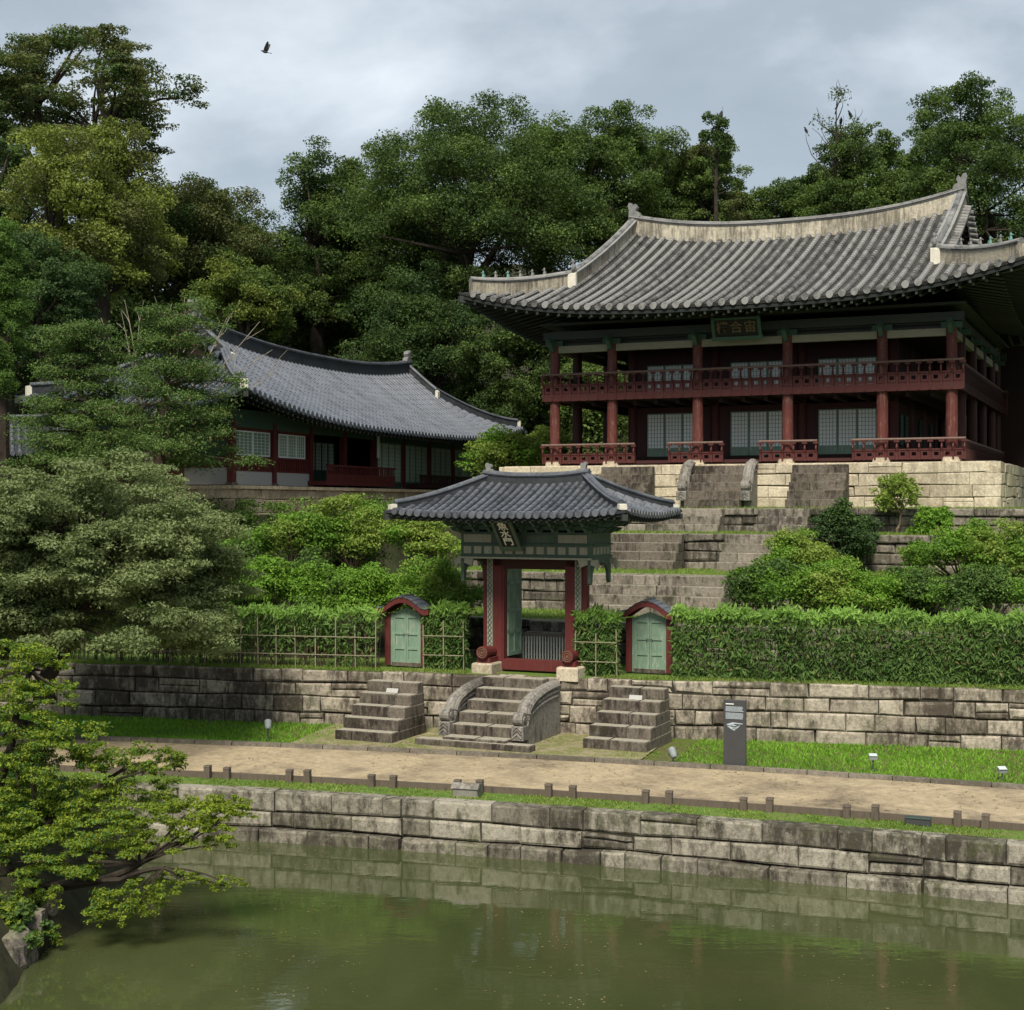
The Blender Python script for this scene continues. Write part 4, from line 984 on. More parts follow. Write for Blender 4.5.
for sx in (-1, 1):     # scrolled side bracket with an arched opening and drop
    mb = MB(); x = sx * 2.05
    for s2 in (-1, 1):
        mb.extrude_yz([(s2 * .85, 3.5), (s2 * .85, 2.75), (s2 * .78, 2.7), (s2 * .7, 2.78), (s2 * .66, 3.05), (s2 * .45, 3.28), (0, 3.36), (0, 3.5)], x - .05, x + .05)
    mb.build('side_bracket', M['green_band'], gate)
    mb = MB()
    for y in (-.8, .8): mb.extrude_xz([(sx * 1.7, 3.44), (sx * 2.3, 3.44), (sx * 2.34, 3.3), (sx * 2.28, 3.12), (sx * 2.2, 3.26), (sx * 2.0, 3.3), (sx * 1.75, 3.2)], y - .05, y + .05)
    mb.build('corner_bracket', M['band_pale'], gate)
# tiers of bracket arms carrying the eaves
bk = MB()
for tier in range(3):
    e = .16 + tier * .24; z = 4.24 + tier * .16
    bk.m = 0; bk.box(-2.08 - e * .8, 2.08 + e * .8, -.82 - e, -.74 - e, z + .06, z + .2); bk.box(-2.08 - e * .8, 2.08 + e * .8, .74 + e, .82 + e, z + .06, z + .2)
    bk.box(-2.1 - e, -2.02 - e, -.8 - e * .8, .8 + e * .8, z + .06, z + .2); bk.box(2.02 + e, 2.1 + e, -.8 - e * .8, .8 + e * .8, z + .06, z + .2)
    for i in range(9):
        x = -2.05 + i * 4.1 / 8
        for sy in (-1, 1):
            bk.m = 0; bk.extrude_yz([(sy * .7, z), (sy * (.95 + e), z), (sy * (1.12 + e), z + .12), (sy * (.95 + e), z + .14), (sy * .7, z + .14)], x - .045, x + .045)
            bk.m = 1; bk.box(x - .1, x + .1, min(sy * (.76 + e), sy * (.84 + e)) - .02, max(sy * (.76 + e), sy * (.84 + e)) + .02, z - .02, z + .06)
    for i in range(4):
        y = -.75 + i * .5
        for sx in (-1, 1):
            bk.m = 0; bk.extrude_xz([(sx * 2.0, z), (sx * (2.2 + e), z), (sx * (2.36 + e), z + .12), (sx * (2.2 + e), z + .14), (sx * 2.0, z + .14)], y - .045, y + .045)
bk.m = 2; bk.box(-2.0, 2.0, -.74, .74, 4.22, 4.9)
bk.build('bracket_cluster', [M['green_dark'], M['green_band'], M['inside']], gate)
nb = MB(); nb.m = 0; nb.box(-.24, .24, -.025, .025, -.5, .5); nb.m = 1
for a in ((-.33, -.24, -.05, .04, -.6, .6), (.24, .33, -.05, .04, -.6, .6), (-.36, .36, -.06, .04, -.68, -.5), (-.33, .33, -.05, .04, .5, .6)): nb.box(*a)
nbo = nb.build('name_board', [M['board_black'], M['green_band']], gate); nbo.location = (-.32, -1.5, 4.2); nbo.rotation_euler = (math.radians(44), math.radians(0), 0)
for i, ch in enumerate('魚水門'): lettering('lettering', ch, .33, M['letter_white'], nbo, (0, -.035, .32 - .32 * i), (math.radians(90), 0, 0))
make_roof(gate, 'tiled_roof', 3.8, 2.6, 1.62, 2.6 / (3.8 - 1.62), .92, .72, .15, .1, .25, (M['tile_new'], M['tile_new_trough']), 7.5 - 2.76, .3, False, 1.65,
          (.22, .24), (.16, .2), 'tile_new_trough', None, 'tile_new', True, .16, .42, 1.1)

# low slatted barrier behind the gate opening
bar_ = empty('slatted_barrier', GP(.35, 1.35, 2.76), -TH, 'low slatted timber barrier standing behind the open gate', 'barrier')
mb = MB(); mb.box(-1.1, 1.1, -.04, .04, .05, .14); mb.box(-1.1, 1.1, -.04, .04, .95, 1.03)
for x in (-1.08, 1.08): mb.box(x - .04, x + .04, -.05, .05, 0, 1.1)
mb.build('frame', M['post_wood'], bar_)
mb = MB()
for x in np.arange(-1.0, 1.01, .095): mb.box(x - .02, x + .02, -.02, .02, .14, .95)
mb.build('slats', M['grey_panel'], bar_)

# ------------------------------------------------------------------ the two little arched side gates
def side_gate(px, Y, pybase, label):
    x, y, z = P(px, pybase, Y)
    root = empty('side_gate', (x, y, 2.78), -TH, label, 'side gate', 'little arched gates beside the main gate')
    for sx in (-1, 1):
        mb = MB(); mb.box(sx * .63 - .09, sx * .63 + .09, -.12, .12, .02, 1.62); mb.build('post', M['red_gate'], root)
        mb = MB(); mb.box(sx * .5 - .045, sx * .5 + .045, -.06, .06, .02, 1.62); mb.build('post_trim', M['green_door'], root)
        lf = MB(); a, b_ = (-.455, -.005) if sx < 0 else (.005, .455)
        top = lambda x_: 1.62 + .2 * (1 - (abs(x_) / .5) ** 2)
        lf.add([(a, -.02, .12), (b_, -.02, .12), (b_, -.02, top(b_)), (a, -.02, top(a)), (a, .03, .12), (b_, .03, .12), (b_, .03, top(b_)), (a, .03, top(a))], [(0, 1, 2, 3), (7, 6, 5, 4), (0, 4, 5, 1), (1, 5, 6, 2), (2, 6, 7, 3), (3, 7, 4, 0)])
        for z_ in (.12, .52, .98, 1.5): lf.box(a, b_, -.05, -.02, z_, z_ + .08)
        for x_ in (a, b_ - .06): lf.box(x_, x_ + .06, -.051, -.02, .2, 1.5)
        dl_ = lf.build('door_leaf', M['green_door'], root)
        mb = MB(); mb.tube([(sx * .05, -.06, 1.02 + .05 * math.cos(t)) if False else (sx * .06 + .035 * math.cos(t), -.06, .98 + .035 * math.sin(t)) for t in np.linspace(0, 6.28, 9)], .008, 4, False); mb.build('ring_handle', M['lamp_dark'], dl_)
    mb = MB(); mb.box(-.5, .5, -.08, .08, .0, .12); mb.build('sill', M['stone_step'], root)
    # bell-shaped bargeboards and a small tiled roof
    zc = lambda x_: 1.72 + .4 * math.cos(math.pi / 2 * min(1, abs(x_) / .8)) ** 1.25 + .06 * max(0, abs(x_) - .66) / .26
    xs = np.linspace(-.92, .92, 25)
    for y0 in (-.36, .28):
        mb = MB()
        poly = [(x_, zc(x_) + .03) for x_ in xs] + [(x_, zc(x_) - .13) for x_ in xs[::-1]]
        n_ = len(xs)
        for i in range(n_ - 1):
            q = [(xs[i], zc(xs[i]) - .13), (xs[i + 1], zc(xs[i + 1]) - .13), (xs[i + 1], zc(xs[i + 1]) + .03), (xs[i], zc(xs[i]) + .03)]
            mb.hexa([(q[0][0], y0, q[0][1]), (q[1][0], y0, q[1][1]), (q[1][0], y0 + .08, q[1][1]), (q[0][0], y0 + .08, q[0][1])], [(q[3][0], y0, q[3][1]), (q[2][0], y0, q[2][1]), (q[2][0], y0 + .08, q[2][1]), (q[3][0], y0 + .08, q[3][1])])
        mb.build('bargeboard', M['red_gate'], root)
    mb = MB(); n_ = 12
    rows = []
    for j in range(n_ + 1):
        f = j / n_; rows.append([(x_, -.38 + .76 * f, zc(x_) + .05 + (.02 if j % 2 else 0)) for x_ in xs])
    mb.grid(rows); mb.grid([[(x_, y_, zc(x_) - .02) for x_ in xs] for y_ in (-.34, .34)])
    for sx in (-1, 1):
        for i in range(5, 24, 3):
            pass
    mb.tube([(0, -.4, zc(0) + .07), (0, .4, zc(0) + .07)], .05, 8)
    for x_ in np.linspace(-.84, .84, 11): mb.tube([(x_, -.39, zc(x_) + .055), (x_, .39, zc(x_) + .055)], .025, 6)
    mb.build('tiled_roof', M['tile_new'], root)
    return root
side_gate(407, 45.2, 664, 'little arched side gate with green doors, left of the main gate')
side_gate(650, 43.4, 669, 'little arched side gate with green doors, right of the main gate by the long hedge')
# ------------------------------------------------------------------ steps
def bal_steps(root, w, n, tread, rise, out, post_h, th, mat, h_top):
    """curved carved balustrades either side of a flight; local y: 0 at mid-length"""
    L = n * tread
    for sx in (-1, 1):
        x0 = sx * (w / 2 + .02); x1 = sx * (w / 2 + th)
        a, b_ = min(x0, x1), max(x0, x1)
        ztop = n * rise + h_top; pts = []
        y_back = L / 2 + .1; y_f = -L / 2 + tread * .95; z_f = rise * 1.0
        for t in np.linspace(0, math.pi / 2, 10): pts.append((y_back - .15 - (y_back - .15 - y_f - .35) * math.sin(t) ** 1.0, ztop - (ztop - z_f - .62) * (1 - math.cos(t))))
        poly = [(y_back, 0.0), (y_back, ztop)] + pts + [(y_f + .33, rise * 1.0), (y_f + .33, 0)]
        mb = MB(); mb.extrude_yz(poly, a, b_)
        # carved cloud rolls along the curve
        for off_, rr in ((.0, .1), (.16, .07), (.3, .055)):
            mb.tube([((a if sx > 0 else b_), y - off_ * .3 + .03, z - off_) for y, z in pts], rr * .8, 6)
            mb.tube([((b_ if sx > 0 else a), y - off_ * .3 + .03, z - off_) for y, z in pts], rr * .8, 6)
        mb.tube([((a + b_) / 2, y, z) for y, z in pts], th * .5, 10)
        c = mb.build('balustrade', mat, root)
        xm = (a + b_) / 2; s_ = th * .62
        mb = MB(); yy = y_f + .1
        mb.tube([(xm - s_ * .8, yy, z_f + post_h + s_), (xm + s_ * .8, yy, z_f + post_h + s_)], s_ * 1.05, 14)
        mb.tube([(xm - s_ * .95, yy, z_f + post_h + s_), (xm + s_ * .95, yy, z_f + post_h + s_)], s_ * .5, 10)
        mb.build('drum_stone', mat, c)
        mb = MB(); mb.cbox(xm - s_, xm + s_, yy - s_, yy + s_ * 1.2, z_f - .05, z_f + post_h, .02)
        for k in range(3):
            zc_ = z_f + post_h * (.2 + .3 * k); mb.tube([(xm - s_ * .7, yy - s_ - .005, zc_ - .06), (xm, yy - s_ - .012, zc_ + .06), (xm + s_ * .7, yy - s_ - .005, zc_ - .06)], .022, 5)
        mb.build('carved_post', mat, c)
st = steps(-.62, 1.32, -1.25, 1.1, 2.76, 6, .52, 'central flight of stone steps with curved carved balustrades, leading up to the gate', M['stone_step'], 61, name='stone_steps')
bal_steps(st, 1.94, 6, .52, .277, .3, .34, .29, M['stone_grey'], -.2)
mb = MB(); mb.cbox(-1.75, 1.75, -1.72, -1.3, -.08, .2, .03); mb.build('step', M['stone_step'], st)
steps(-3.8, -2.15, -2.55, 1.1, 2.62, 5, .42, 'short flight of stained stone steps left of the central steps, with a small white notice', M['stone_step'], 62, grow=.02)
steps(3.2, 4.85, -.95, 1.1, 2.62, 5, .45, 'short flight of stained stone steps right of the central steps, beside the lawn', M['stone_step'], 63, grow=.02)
def notice(u, v, z, label):
    root = empty('notice', GP(u, v, z), -TH, label, 'notice', 'white notices on the side steps')
    mb = MB(); mb.extrude_yz([(-.02, 0), (.02, 0), (.06, .11), (.045, .12), (.0, .03)], -.19, .19); mb.build('board', M['grey_panel'], root)
    mb = MB(); mb.box(-.15, .15, .05, .09, 0, .04); mb.build('foot', M['lamp_dark'], root)
notice(-2.9, -3.1, 1.1 + .304 * 4 + .005, 'small white notice standing on the left side steps')
notice(4.1, -1.65, 1.1 + .304 * 4 + .005, 'small white notice standing on the right side steps')

def upper(px0, px1, i, n, tread, label, mat, seed):
    v, z0, z1 = (TV + [(20.0, 7.68, 9.5)])[i]
    u0, u1 = u_at(px0, v - n * tread / 2), u_at(px1, v - n * tread / 2)
    return steps(u0, u1, v - .12, z0, z1 - .02, n, tread, label, mat, seed)
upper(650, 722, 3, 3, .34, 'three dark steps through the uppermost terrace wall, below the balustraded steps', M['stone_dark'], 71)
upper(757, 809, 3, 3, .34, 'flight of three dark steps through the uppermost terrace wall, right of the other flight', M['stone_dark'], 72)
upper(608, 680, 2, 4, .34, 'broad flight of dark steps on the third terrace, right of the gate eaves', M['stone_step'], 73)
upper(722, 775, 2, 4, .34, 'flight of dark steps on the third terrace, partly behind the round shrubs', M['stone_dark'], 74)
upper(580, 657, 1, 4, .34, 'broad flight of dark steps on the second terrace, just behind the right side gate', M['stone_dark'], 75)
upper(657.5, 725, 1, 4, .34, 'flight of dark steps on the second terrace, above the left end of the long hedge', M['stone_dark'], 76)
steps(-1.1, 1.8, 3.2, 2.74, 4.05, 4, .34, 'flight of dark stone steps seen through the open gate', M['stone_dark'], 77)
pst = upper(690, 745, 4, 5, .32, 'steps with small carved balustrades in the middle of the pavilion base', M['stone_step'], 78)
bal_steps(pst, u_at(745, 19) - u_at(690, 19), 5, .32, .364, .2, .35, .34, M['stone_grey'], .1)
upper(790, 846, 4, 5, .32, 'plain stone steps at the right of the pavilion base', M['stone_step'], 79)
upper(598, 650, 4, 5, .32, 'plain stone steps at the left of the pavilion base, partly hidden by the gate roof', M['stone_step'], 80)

# ------------------------------------------------------------------ low timber kerb fence along the pond
fence = empty('low_fence', LP(0, 1.42, .95), 0, 'low weathered timber edging with short square posts between the path and the pond', 'fence')
fo = Vector(LP(0, 1.42, .95))
def s_at(px, off):
    lo, hi = -40.0, 30.0
    for _ in range(50):
        m_ = (lo + hi) / 2; x, y, _z = LP(m_, off)
        if CX + FPX * x / y < px: lo = m_
        else: hi = m_
    return (lo + hi) / 2
posts_px = [208, 227.5, 289, 308, 372, 393, 458, 480.5, 549, 573, 645, 669, 744, 769, 847, 875, 958, 985, 1062, 1090, 1172, 1202]
sl = [s_at(p, 1.42) for p in posts_px]
sl = [sl[0] - 4.6, sl[0] - 4.1, sl[0] - 2.3, sl[0] - 1.8] + sl
for s in sl:
    th = float(np.interp(s, _S, _TH)); mb = MB(); c, s2 = math.cos(th), math.sin(th); q = rng.uniform(-.02, .02)
    ctr = Vector(LP(s, 1.42, .98)) - fo; hh = .36 + rng.uniform(-.02, .03); w2 = .075
    cs = [(-w2, -w2), (w2, -w2), (w2, w2), (-w2, w2)]
    mb.hexa([(ctr.x + c * a + s2 * b_, ctr.y - s2 * a + c * b_, ctr.z) for a, b_ in cs], [(ctr.x + c * a + s2 * b_ + q, ctr.y - s2 * a + c * b_, ctr.z + hh) for a, b_ in cs])
    w3 = .085; mb.hexa([(ctr.x + c * a * 1.12 + s2 * b_ * 1.12 + q, ctr.y - s2 * a * 1.12 + c * b_ * 1.12, ctr.z + hh) for a, b_ in cs], [(ctr.x + c * a + s2 * b_ + q, ctr.y - s2 * a + c * b_, ctr.z + hh + .035) for a, b_ in cs])
    mb.build('post', M['post_wood'], fence)
for a, b_ in zip(sl[:-1], sl[1:]):
    k = max(1, int((b_ - a) / 1.2)); mb = MB()
    for i in range(k):
        A = Vector(LP(a + (b_ - a) * i / k, 1.53, 1.12)) - fo; B = Vector(LP(a + (b_ - a) * (i + 1) / k - .004, 1.53, 1.12)) - fo
        mb.bar(A, B, .07, .2)
    mb.build('rail', M['post_wood'], fence)
def on_bank(px, off, z): s = s_at(px, off); return LP(s, off, z), -float(np.interp(s, _S, _TH))
p, rz = on_bank(467, .95, 1.1)
bxo = empty('utility_box', p, rz, 'small grey box with a sloping lid on the grass verge above the pond wall', 'utility box')
mb = MB(); mb.cbox(-.3, .3, -.17, .17, -.02, .18, .02); mb.build('body', M['box_grey'], bxo)
mb = MB(); mb.extrude_yz([(-.2, .18), (.2, .18), (.17, .26), (-.1, .3)], -.33, .33); mb.build('lid', M['stone_grey'], bxo)
p, rz = on_bank(918, 1.25, 1.09)
bxo = empty('utility_box', p, rz, 'low dark flat box in the timber edging at the right', 'utility box')
mb = MB(); mb.cbox(-.26, .26, -.1, .1, -.02, .13, .015); mb.build('body', M['sign_grey'], bxo)
mb = MB(); mb.cbox(-.27, .27, -.11, .11, .13, .16, .01); mb.build('lid', M['lamp_dark'], bxo)

# ------------------------------------------------------------------ information stele and lawn lamps
p, rz = on_bank(735, 6.45, 1.1)
sg = empty('information_sign', p, rz + math.radians(-3), 'dark grey upright information panel at the edge of the lawn', 'sign')
mb = MB(); mb.cbox(-.29, .29, -.05, .05, -.02, 1.72, .012); mb.build('panel', M['sign_grey'], sg)
mb = MB(); mb.box(-.23, -.02, -.054, -.051, 1.605, 1.63)
mb.build('title_line', M['sign_white'], sg)
r2 = random.Random(5)
for z0, k in ((1.43, 5), (1.24, 6)):
    mb = MB()
    for j in range(k):
        x = -.23
        while x < .2:
            w = r2.uniform(.02, .05); mb.box(x, min(.23, x + w), -.054, -.0512, z0 + j * .027, z0 + j * .027 + .016); x += w + .006
    mb.build('text_block', M['sign_light'], sg)
mb = MB()      # pale printed site map: irregular bands
for poly in ([(-.22, 1.09), (-.05, 1.15), (.22, 1.13), (.2, 1.11), (.0, 1.115), (-.1, 1.06)], [(-.2, 1.06), (-.08, 1.03), (.02, .97), (.1, 1.03), (.15, 1.09), (.05, 1.02), (.0, .94), (-.1, .98)], [(-.12, 1.1), (.0, 1.085), (.06, 1.07), (-.02, 1.05)]):
    mb.extrude_xz(poly, -.054, -.0505)
mb.build('site_map', M['sign_light'], sg)

def spot(px, off, z, h, label, tilt, turn, kind=0):
    p, rz = on_bank(px, off, z)
    root = empty('spotlight', p, rz + turn, label, 'spotlight')
    mb = MB(); mb.tube([(0, 0, -.05), (0, 0, h)], .018, 6); mb.lathe([(.05, 0), (.05, .03), (.03, .05)], 8); mb.build('stake', M['lamp_dark'], root)
    mb = MB(); R = Matrix.Rotation(tilt, 3, 'X'); c = Vector((0, 0, h + .06))
    if kind == 0:
        prof = [(-.15, .05), (-.1, .085), (.1, .1), (.13, .105)]
        mb.tube([c + R @ Vector((0, y, 0)) for y, _r in prof], [r for _y, r in prof], 12)
        hd = mb.build('lamp_head', M['lamp_metal'], root)
        mb = MB(); mb.tube([c + R @ Vector((0, .128, 0)), c + R @ Vector((0, .14, 0))], .09, 12); mb.build('lens', M['glass'], hd)
        mb = MB(); mb.tube([c + Vector((-.12, 0, -.06)), c + Vector((-.12, 0, .0))], .012, 5); mb.tube([c + Vector((.12, 0, -.06)), c + Vector((.12, 0, 0))], .012, 5); mb.tube([c + Vector((-.12, 0, -.06)), c + Vector((.12, 0, -.06))], .012, 5); mb.build('yoke', M['lamp_dark'], root)
    else:
        b4 = [c + R @ Vector(q) for q in ((-.1, -.08, -.05), (.1, -.08, -.05), (.1, .08, -.05), (-.1, .08, -.05))]; t4 = [c + R @ Vector(q) for q in ((-.1, -.06, .05), (.1, -.06, .05), (.1, .08, .05), (-.1, .08, .05))]
        mb.hexa(b4, t4); hd = mb.build('lamp_head', M['lamp_metal'], root)
        mb = MB(); mb.hexa([q + R @ Vector((0, 0, .101)) * 1.0 for q in b4], [q + R @ Vector((0, 0, .108)) for q in b4]); mb.build('lens', M['glass'], hd)
spot(268, 7.0, 1.1, .38, 'silver round spotlight on a stake in the left lawn', math.radians(45), .4)
spot(673, 6.5, 1.1, .2, 'silver round spotlight on the lawn between the right steps and the information panel', math.radians(40), .6)
spot(873, 7.1, 1.1, .3, 'small square floodlight standing in the right lawn', math.radians(15), .3, 1)
spot(1002, 7.1, 1.1, .18, 'small square floodlight low in the grass at the right edge', math.radians(20), .5, 1)

# ------------------------------------------------------------------ birds
def crow(name, loc, rz, label, s=1.0, flying=False):
    root = empty(name, loc, rz, label, 'bird')
    mb = MB()
    pr = [(-.26, .01), (-.16, .035), (-.06, .07), (.06, .075), (.14, .05), (.19, .045), (.23, .035), (.25, .015), (.32, .004)]
    tl = 0 if flying else math.radians(58)
    R = Matrix.Rotation(-tl, 3, 'Y'); o = Vector((0, 0, .0 if flying else .16))
    pts = [(R @ Vector((x * s, 0, (.03 * s if (x > .12) else 0)))) + o for x, r in pr]
    if not flying:
        pts[-3:] = [pts[-4] + Vector((.03, 0, .03)) * s, pts[-4] + Vector((.06, 0, .03)) * s, pts[-4] + Vector((.11, 0, .015)) * s]
    mb.tube(pts, [r * s for x, r in pr], 8)
    if not flying: mb.tube([(0, .03, .12), (.02, .03, -.02)], .01, 4); mb.tube([(0, -.03, .12), (.02, -.03, -.02)], .01, 4)
    mb.build('body', M['feather'], root, smooth=True)
    for sy in (-1, 1):
        w = MB()
        if flying:
            prof = [(.12, 0, .02), (.09, .22, .14), (.02, .42, .3), (-.06, .58, .42), (-.16, .56, .4), (-.17, .4, .27), (-.15, .22, .13), (-.13, 0, .01)]
            up = 1.1 if sy > 0 else 1.05
            top = [(x * s, sy * y * s * .35, z * s * up * 1.3 + .012) for x, y, z in prof]; bot = [(x, y, z - .024) for x, y, z in top]
        else:
            prof = [(.05, .05, .28), (.0, .08, .22), (-.12, .05, .02), (-.14, .03, .0), (-.05, .065, .16)]
            top = [(x * s, sy * (y + .02) * s, z * s) for x, y, z in prof]; bot = [(x, y - sy * .02, z) for x, y, z in top]
        n_ = len(top); w.add(top + bot, [tuple(range(n_)), tuple(reversed(range(n_, 2 * n_)))] + [(i, i + n_, (i + 1) % n_ + n_, (i + 1) % n_) for i in range(n_)])
        w.build('wing', M['feather'], root)
    t = MB(); base = pts[0]; d = (pts[0] - pts[1]).normalized(); l = Vector((0, 1, 0))
    q = [base + l * .02 * s, base + d * .17 * s + l * .06 * s, base + d * .17 * s - l * .06 * s, base - l * .02 * s]
    t.add([p + Vector((0, 0, .006)) for p in q] + [p - Vector((0, 0, .006)) for p in q], [(0, 1, 2, 3), (7, 6, 5, 4), (0, 4, 5, 1), (1, 5, 6, 2), (2, 6, 7, 3), (3, 7, 4, 0)])
    t.build('tail', M['feather'], root); return root
crow('bird', P(265, 52, 62), math.radians(172), 'dark bird flying with raised wings in the sky at the upper left', .7, True).rotation_euler[1] = math.radians(-14)
BIRDS = [(721, 114, 92, 'dark bird perched on the top of the left of the two thin treetops'), (806, 130, 96, 'dark bird perched on a bare twig left of the sparse treetop'),
         (850, 114, 96, 'dark bird perched on the right tip of the sparse treetop'), (841, 121, 96, 'dark bird perched in the middle of the sparse treetop')]
for i, (bx_, by_, bY, lb_) in enumerate(BIRDS): crow('bird', P(bx_, by_ + 3, bY), math.radians(60 + 70 * i), lb_, 1.15)
# ------------------------------------------------------------------ hedges on bamboo frames
def hedge(s0, s1, oc, thick, z0, z1, n, label, lattice_front, seed, density_low=1.0, vpoles=.62, topmat=True):
    cx, cy, _ = LP((s0 + s1) / 2, oc((s0 + s1) / 2)); root = empty('hedge', (cx, cy, z0), 0, label, 'hedge')
    org = np.array([cx, cy, z0]); rg = np.random.default_rng(seed); L = s1 - s0
    pt = lambda s, o, z: Vector(LP(s, oc(s) + o, z)) - Vector(org)
    fr = MB(); k = int(L / vpoles) + 1
    for i in range(k + 1):
        s = s0 + L * i / k; q = rng.uniform(-.03, .03)
        fo_ = -thick / 2 - .2 if lattice_front else -thick / 2 + .16
        fr.tube([pt(s, fo_, z0 - .05), pt(s + q, fo_, z0 + (z1 - z0) * (rng.uniform(.7, .95) if lattice_front else .8))], rng.uniform(.015, .021), 6)
    for zz in ((.24, .56) if lattice_front else (.5,)):
        z = z0 + (z1 - z0) * zz; fr.tube([pt(s0 + L * i / 24, (-thick / 2 - .24 if lattice_front else -thick / 2 + .12), z) for i in range(25)], .016, 6)
    if lattice_front: fr.build('bamboo_frame', M['bamboo'], root)
    st_ = MB()
    for i in range(int(L * 26)):
        s = s0 + L * rng.random(); o = rng.uniform(-.4, .4) * thick; z = z0 + (z1 - z0) * rng.uniform(.6, 1.0)
        st_.tube([pt(s, o, z0 - .05), pt(s + rng.uniform(-.08, .08), o, (z0 + z) / 2), pt(s + rng.uniform(-.15, .15), o + rng.uniform(-.05, .05), z)], [.014, .011, .006], 4, False)
    st_.build('stems', M['bark_brown'], root)
    # leaves
    s = s0 + L * rg.random(n); hz = rg.random(n)
    if density_low < 1: hz = hz ** density_low
    o = np.where(rg.random(n) < .62, -thick / 2 + .12 * rg.random(n) - .05 * rg.random(n), thick * (rg.random(n) - .5))
    bulge = .13 * np.sin(s * 3.1 + seed) * np.sin(hz * 5 + s) + .09 * np.sin(s * 7.7 + hz * 9) * np.sin(hz * 11 + s * 2)
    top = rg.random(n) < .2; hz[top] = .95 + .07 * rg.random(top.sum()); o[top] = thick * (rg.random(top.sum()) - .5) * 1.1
    z = z0 + .03 + (z1 - z0 - .03) * hz + (.06 * np.sin(s * 4.3 + seed) + .05 * np.sin(s * 11.3) + np.where(rg.random(n) < .06, .12, 0)) * (hz > .8)
    ocs = np.array([oc(q) for q in s]); th = np.interp(s, _S, _TH); off = ocs + o - np.abs(bulge)
    p = np.stack([np.interp(s, _S, _LX) + off * np.sin(th), np.interp(s, _S, _LY) + off * np.cos(th), z], 1) - org
    a = rg.normal(size=(n, 3)) * .8; a[:, 2] -= .6; a[:, 0] += -np.sin(th) * .45; a[:, 1] += -np.cos(th) * .45
    a[top] = rg.normal(size=(top.sum(), 3)) * .8 + np.array([0, 0, .35])
    a /= np.linalg.norm(a, axis=1)[:, None]
    nr = rg.normal(size=(n, 3)) * .6 + np.stack([-np.sin(th), -np.cos(th), np.full(n, .5)], 1); nr -= a * (nr * a).sum(1)[:, None]; nr /= np.linalg.norm(nr, axis=1)[:, None]
    b_ = np.cross(nr, a); Lf = rg.uniform(.09, .25, n)[:, None]; W = Lf * .3
    v = np.empty((n, 4, 3)); v[:, 0] = p; v[:, 1] = p + a * Lf * .4 + b_ * W / 2; v[:, 2] = p + a * Lf - nr * Lf * .15; v[:, 3] = p + a * Lf * .4 - b_ * W / 2
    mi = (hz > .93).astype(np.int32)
    kp = rg.random(n) < np.clip(.8 + .55 * np.sin(s * 2.3 + seed) * np.sin(hz * 4 + s * 1.7) + .35 * np.sin(s * 6.1) * np.sin(hz * 9 + s * 3), .42, 1)
    v = v[kp]; mi = mi[kp]; n = len(v)
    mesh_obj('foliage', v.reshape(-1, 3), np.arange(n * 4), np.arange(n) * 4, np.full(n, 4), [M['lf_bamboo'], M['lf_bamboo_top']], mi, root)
    core = MB(); core.grid([[pt(s0 + L * i / 30, thick * .12, z) for i in range(31)] for z in (z0, z1 - .25)])
    for i in range(30): pass
    return root
ho = lambda s: WO(s) + .95
sR = s_at(676, 11.6)
hedge(sR, 24, ho, .75, 2.76, 4.66, 56000, 'long dense bamboo hedge on the terrace wall, right of the right side gate', False, 3)
def dark_core(s0, s1, z0, z1, oc, o, nm='thicket'):
    pass
sL0, sL1 = s_at(-20, 11.4), s_at(383, 11.4)
hedge(sL0, sL1, lambda s: WO(s) + .9, .6, 2.76, 4.5, 16000, 'thinner bamboo hedge with an open pole lattice, left of the left side gate', True, 4, .5)
hedge(s_at(428, 11.6), s_at(468, 11.6), lambda s: WO(s) + 1.3, .5, 2.76, 4.6, 5200, 'short leafy hedge panel between the left side gate and the main gate', True, 5, .75)
hedge(s_at(580, 11.4), s_at(622, 11.4), lambda s: WO(s) + .9, .5, 2.76, 4.55, 5200, 'short leafy hedge panel between the main gate and the right side gate', True, 6, .8)

# ------------------------------------------------------------------ grass
def grass(name, n, s0, s1, o0, o1, z, h, mat, seed, mask=None):
    rg = np.random.default_rng(seed); s = rg.uniform(s0, s1, n); f = rg.random(n)
    o0v = np.array([o0(q) if callable(o0) else o0 for q in s]); o1v = np.array([o1(q) if callable(o1) else o1 for q in s]); off = o0v + (o1v - o0v) * f
    th = np.interp(s, _S, _TH); x = np.interp(s, _S, _LX) + off * np.sin(th); y = np.interp(s, _S, _LY) + off * np.cos(th)
    zz = z(f) if callable(z) else np.full(n, z)
    if mask is not None:
        k = mask(x, y, s, f, rg); x, y, zz = x[k], y[k], zz[k]; n = len(x)
    hh = h * rg.uniform(.5, 1.3, n); an = rg.uniform(0, 6.283, n); w = .012 + .012 * rg.random(n); ln = rg.normal(size=(n, 2)) * .5
    v = np.empty((n, 3, 3)); cx, sx = np.cos(an) * w, np.sin(an) * w
    v[:, 0] = np.stack([x - cx, y - sx, zz], 1); v[:, 1] = np.stack([x + cx, y + sx, zz], 1); v[:, 2] = np.stack([x + ln[:, 0] * hh, y + ln[:, 1] * hh, zz + hh], 1)
    return tag(mesh_obj(name, v.reshape(-1, 3), np.arange(n * 3), np.arange(n) * 3, np.full(n, 3), [mat]), kind='stuff')
def in_lawn(x, y, s, f, rg):
    c = np.sin(s * 1.7) * .6 + np.sin(s * .61 + 2 + f * 3) * .8
    return ((s > 2.0) | (s < -7.6)) & (rg.random(len(s)) < np.clip(.75 + .2 * c, .15, 1))
grass('lawn_grass', 60000, -19, 20, 6.38, lambda s: WO(s) - .05, 1.09, .085, M['grass_blade'], 7, in_lawn)
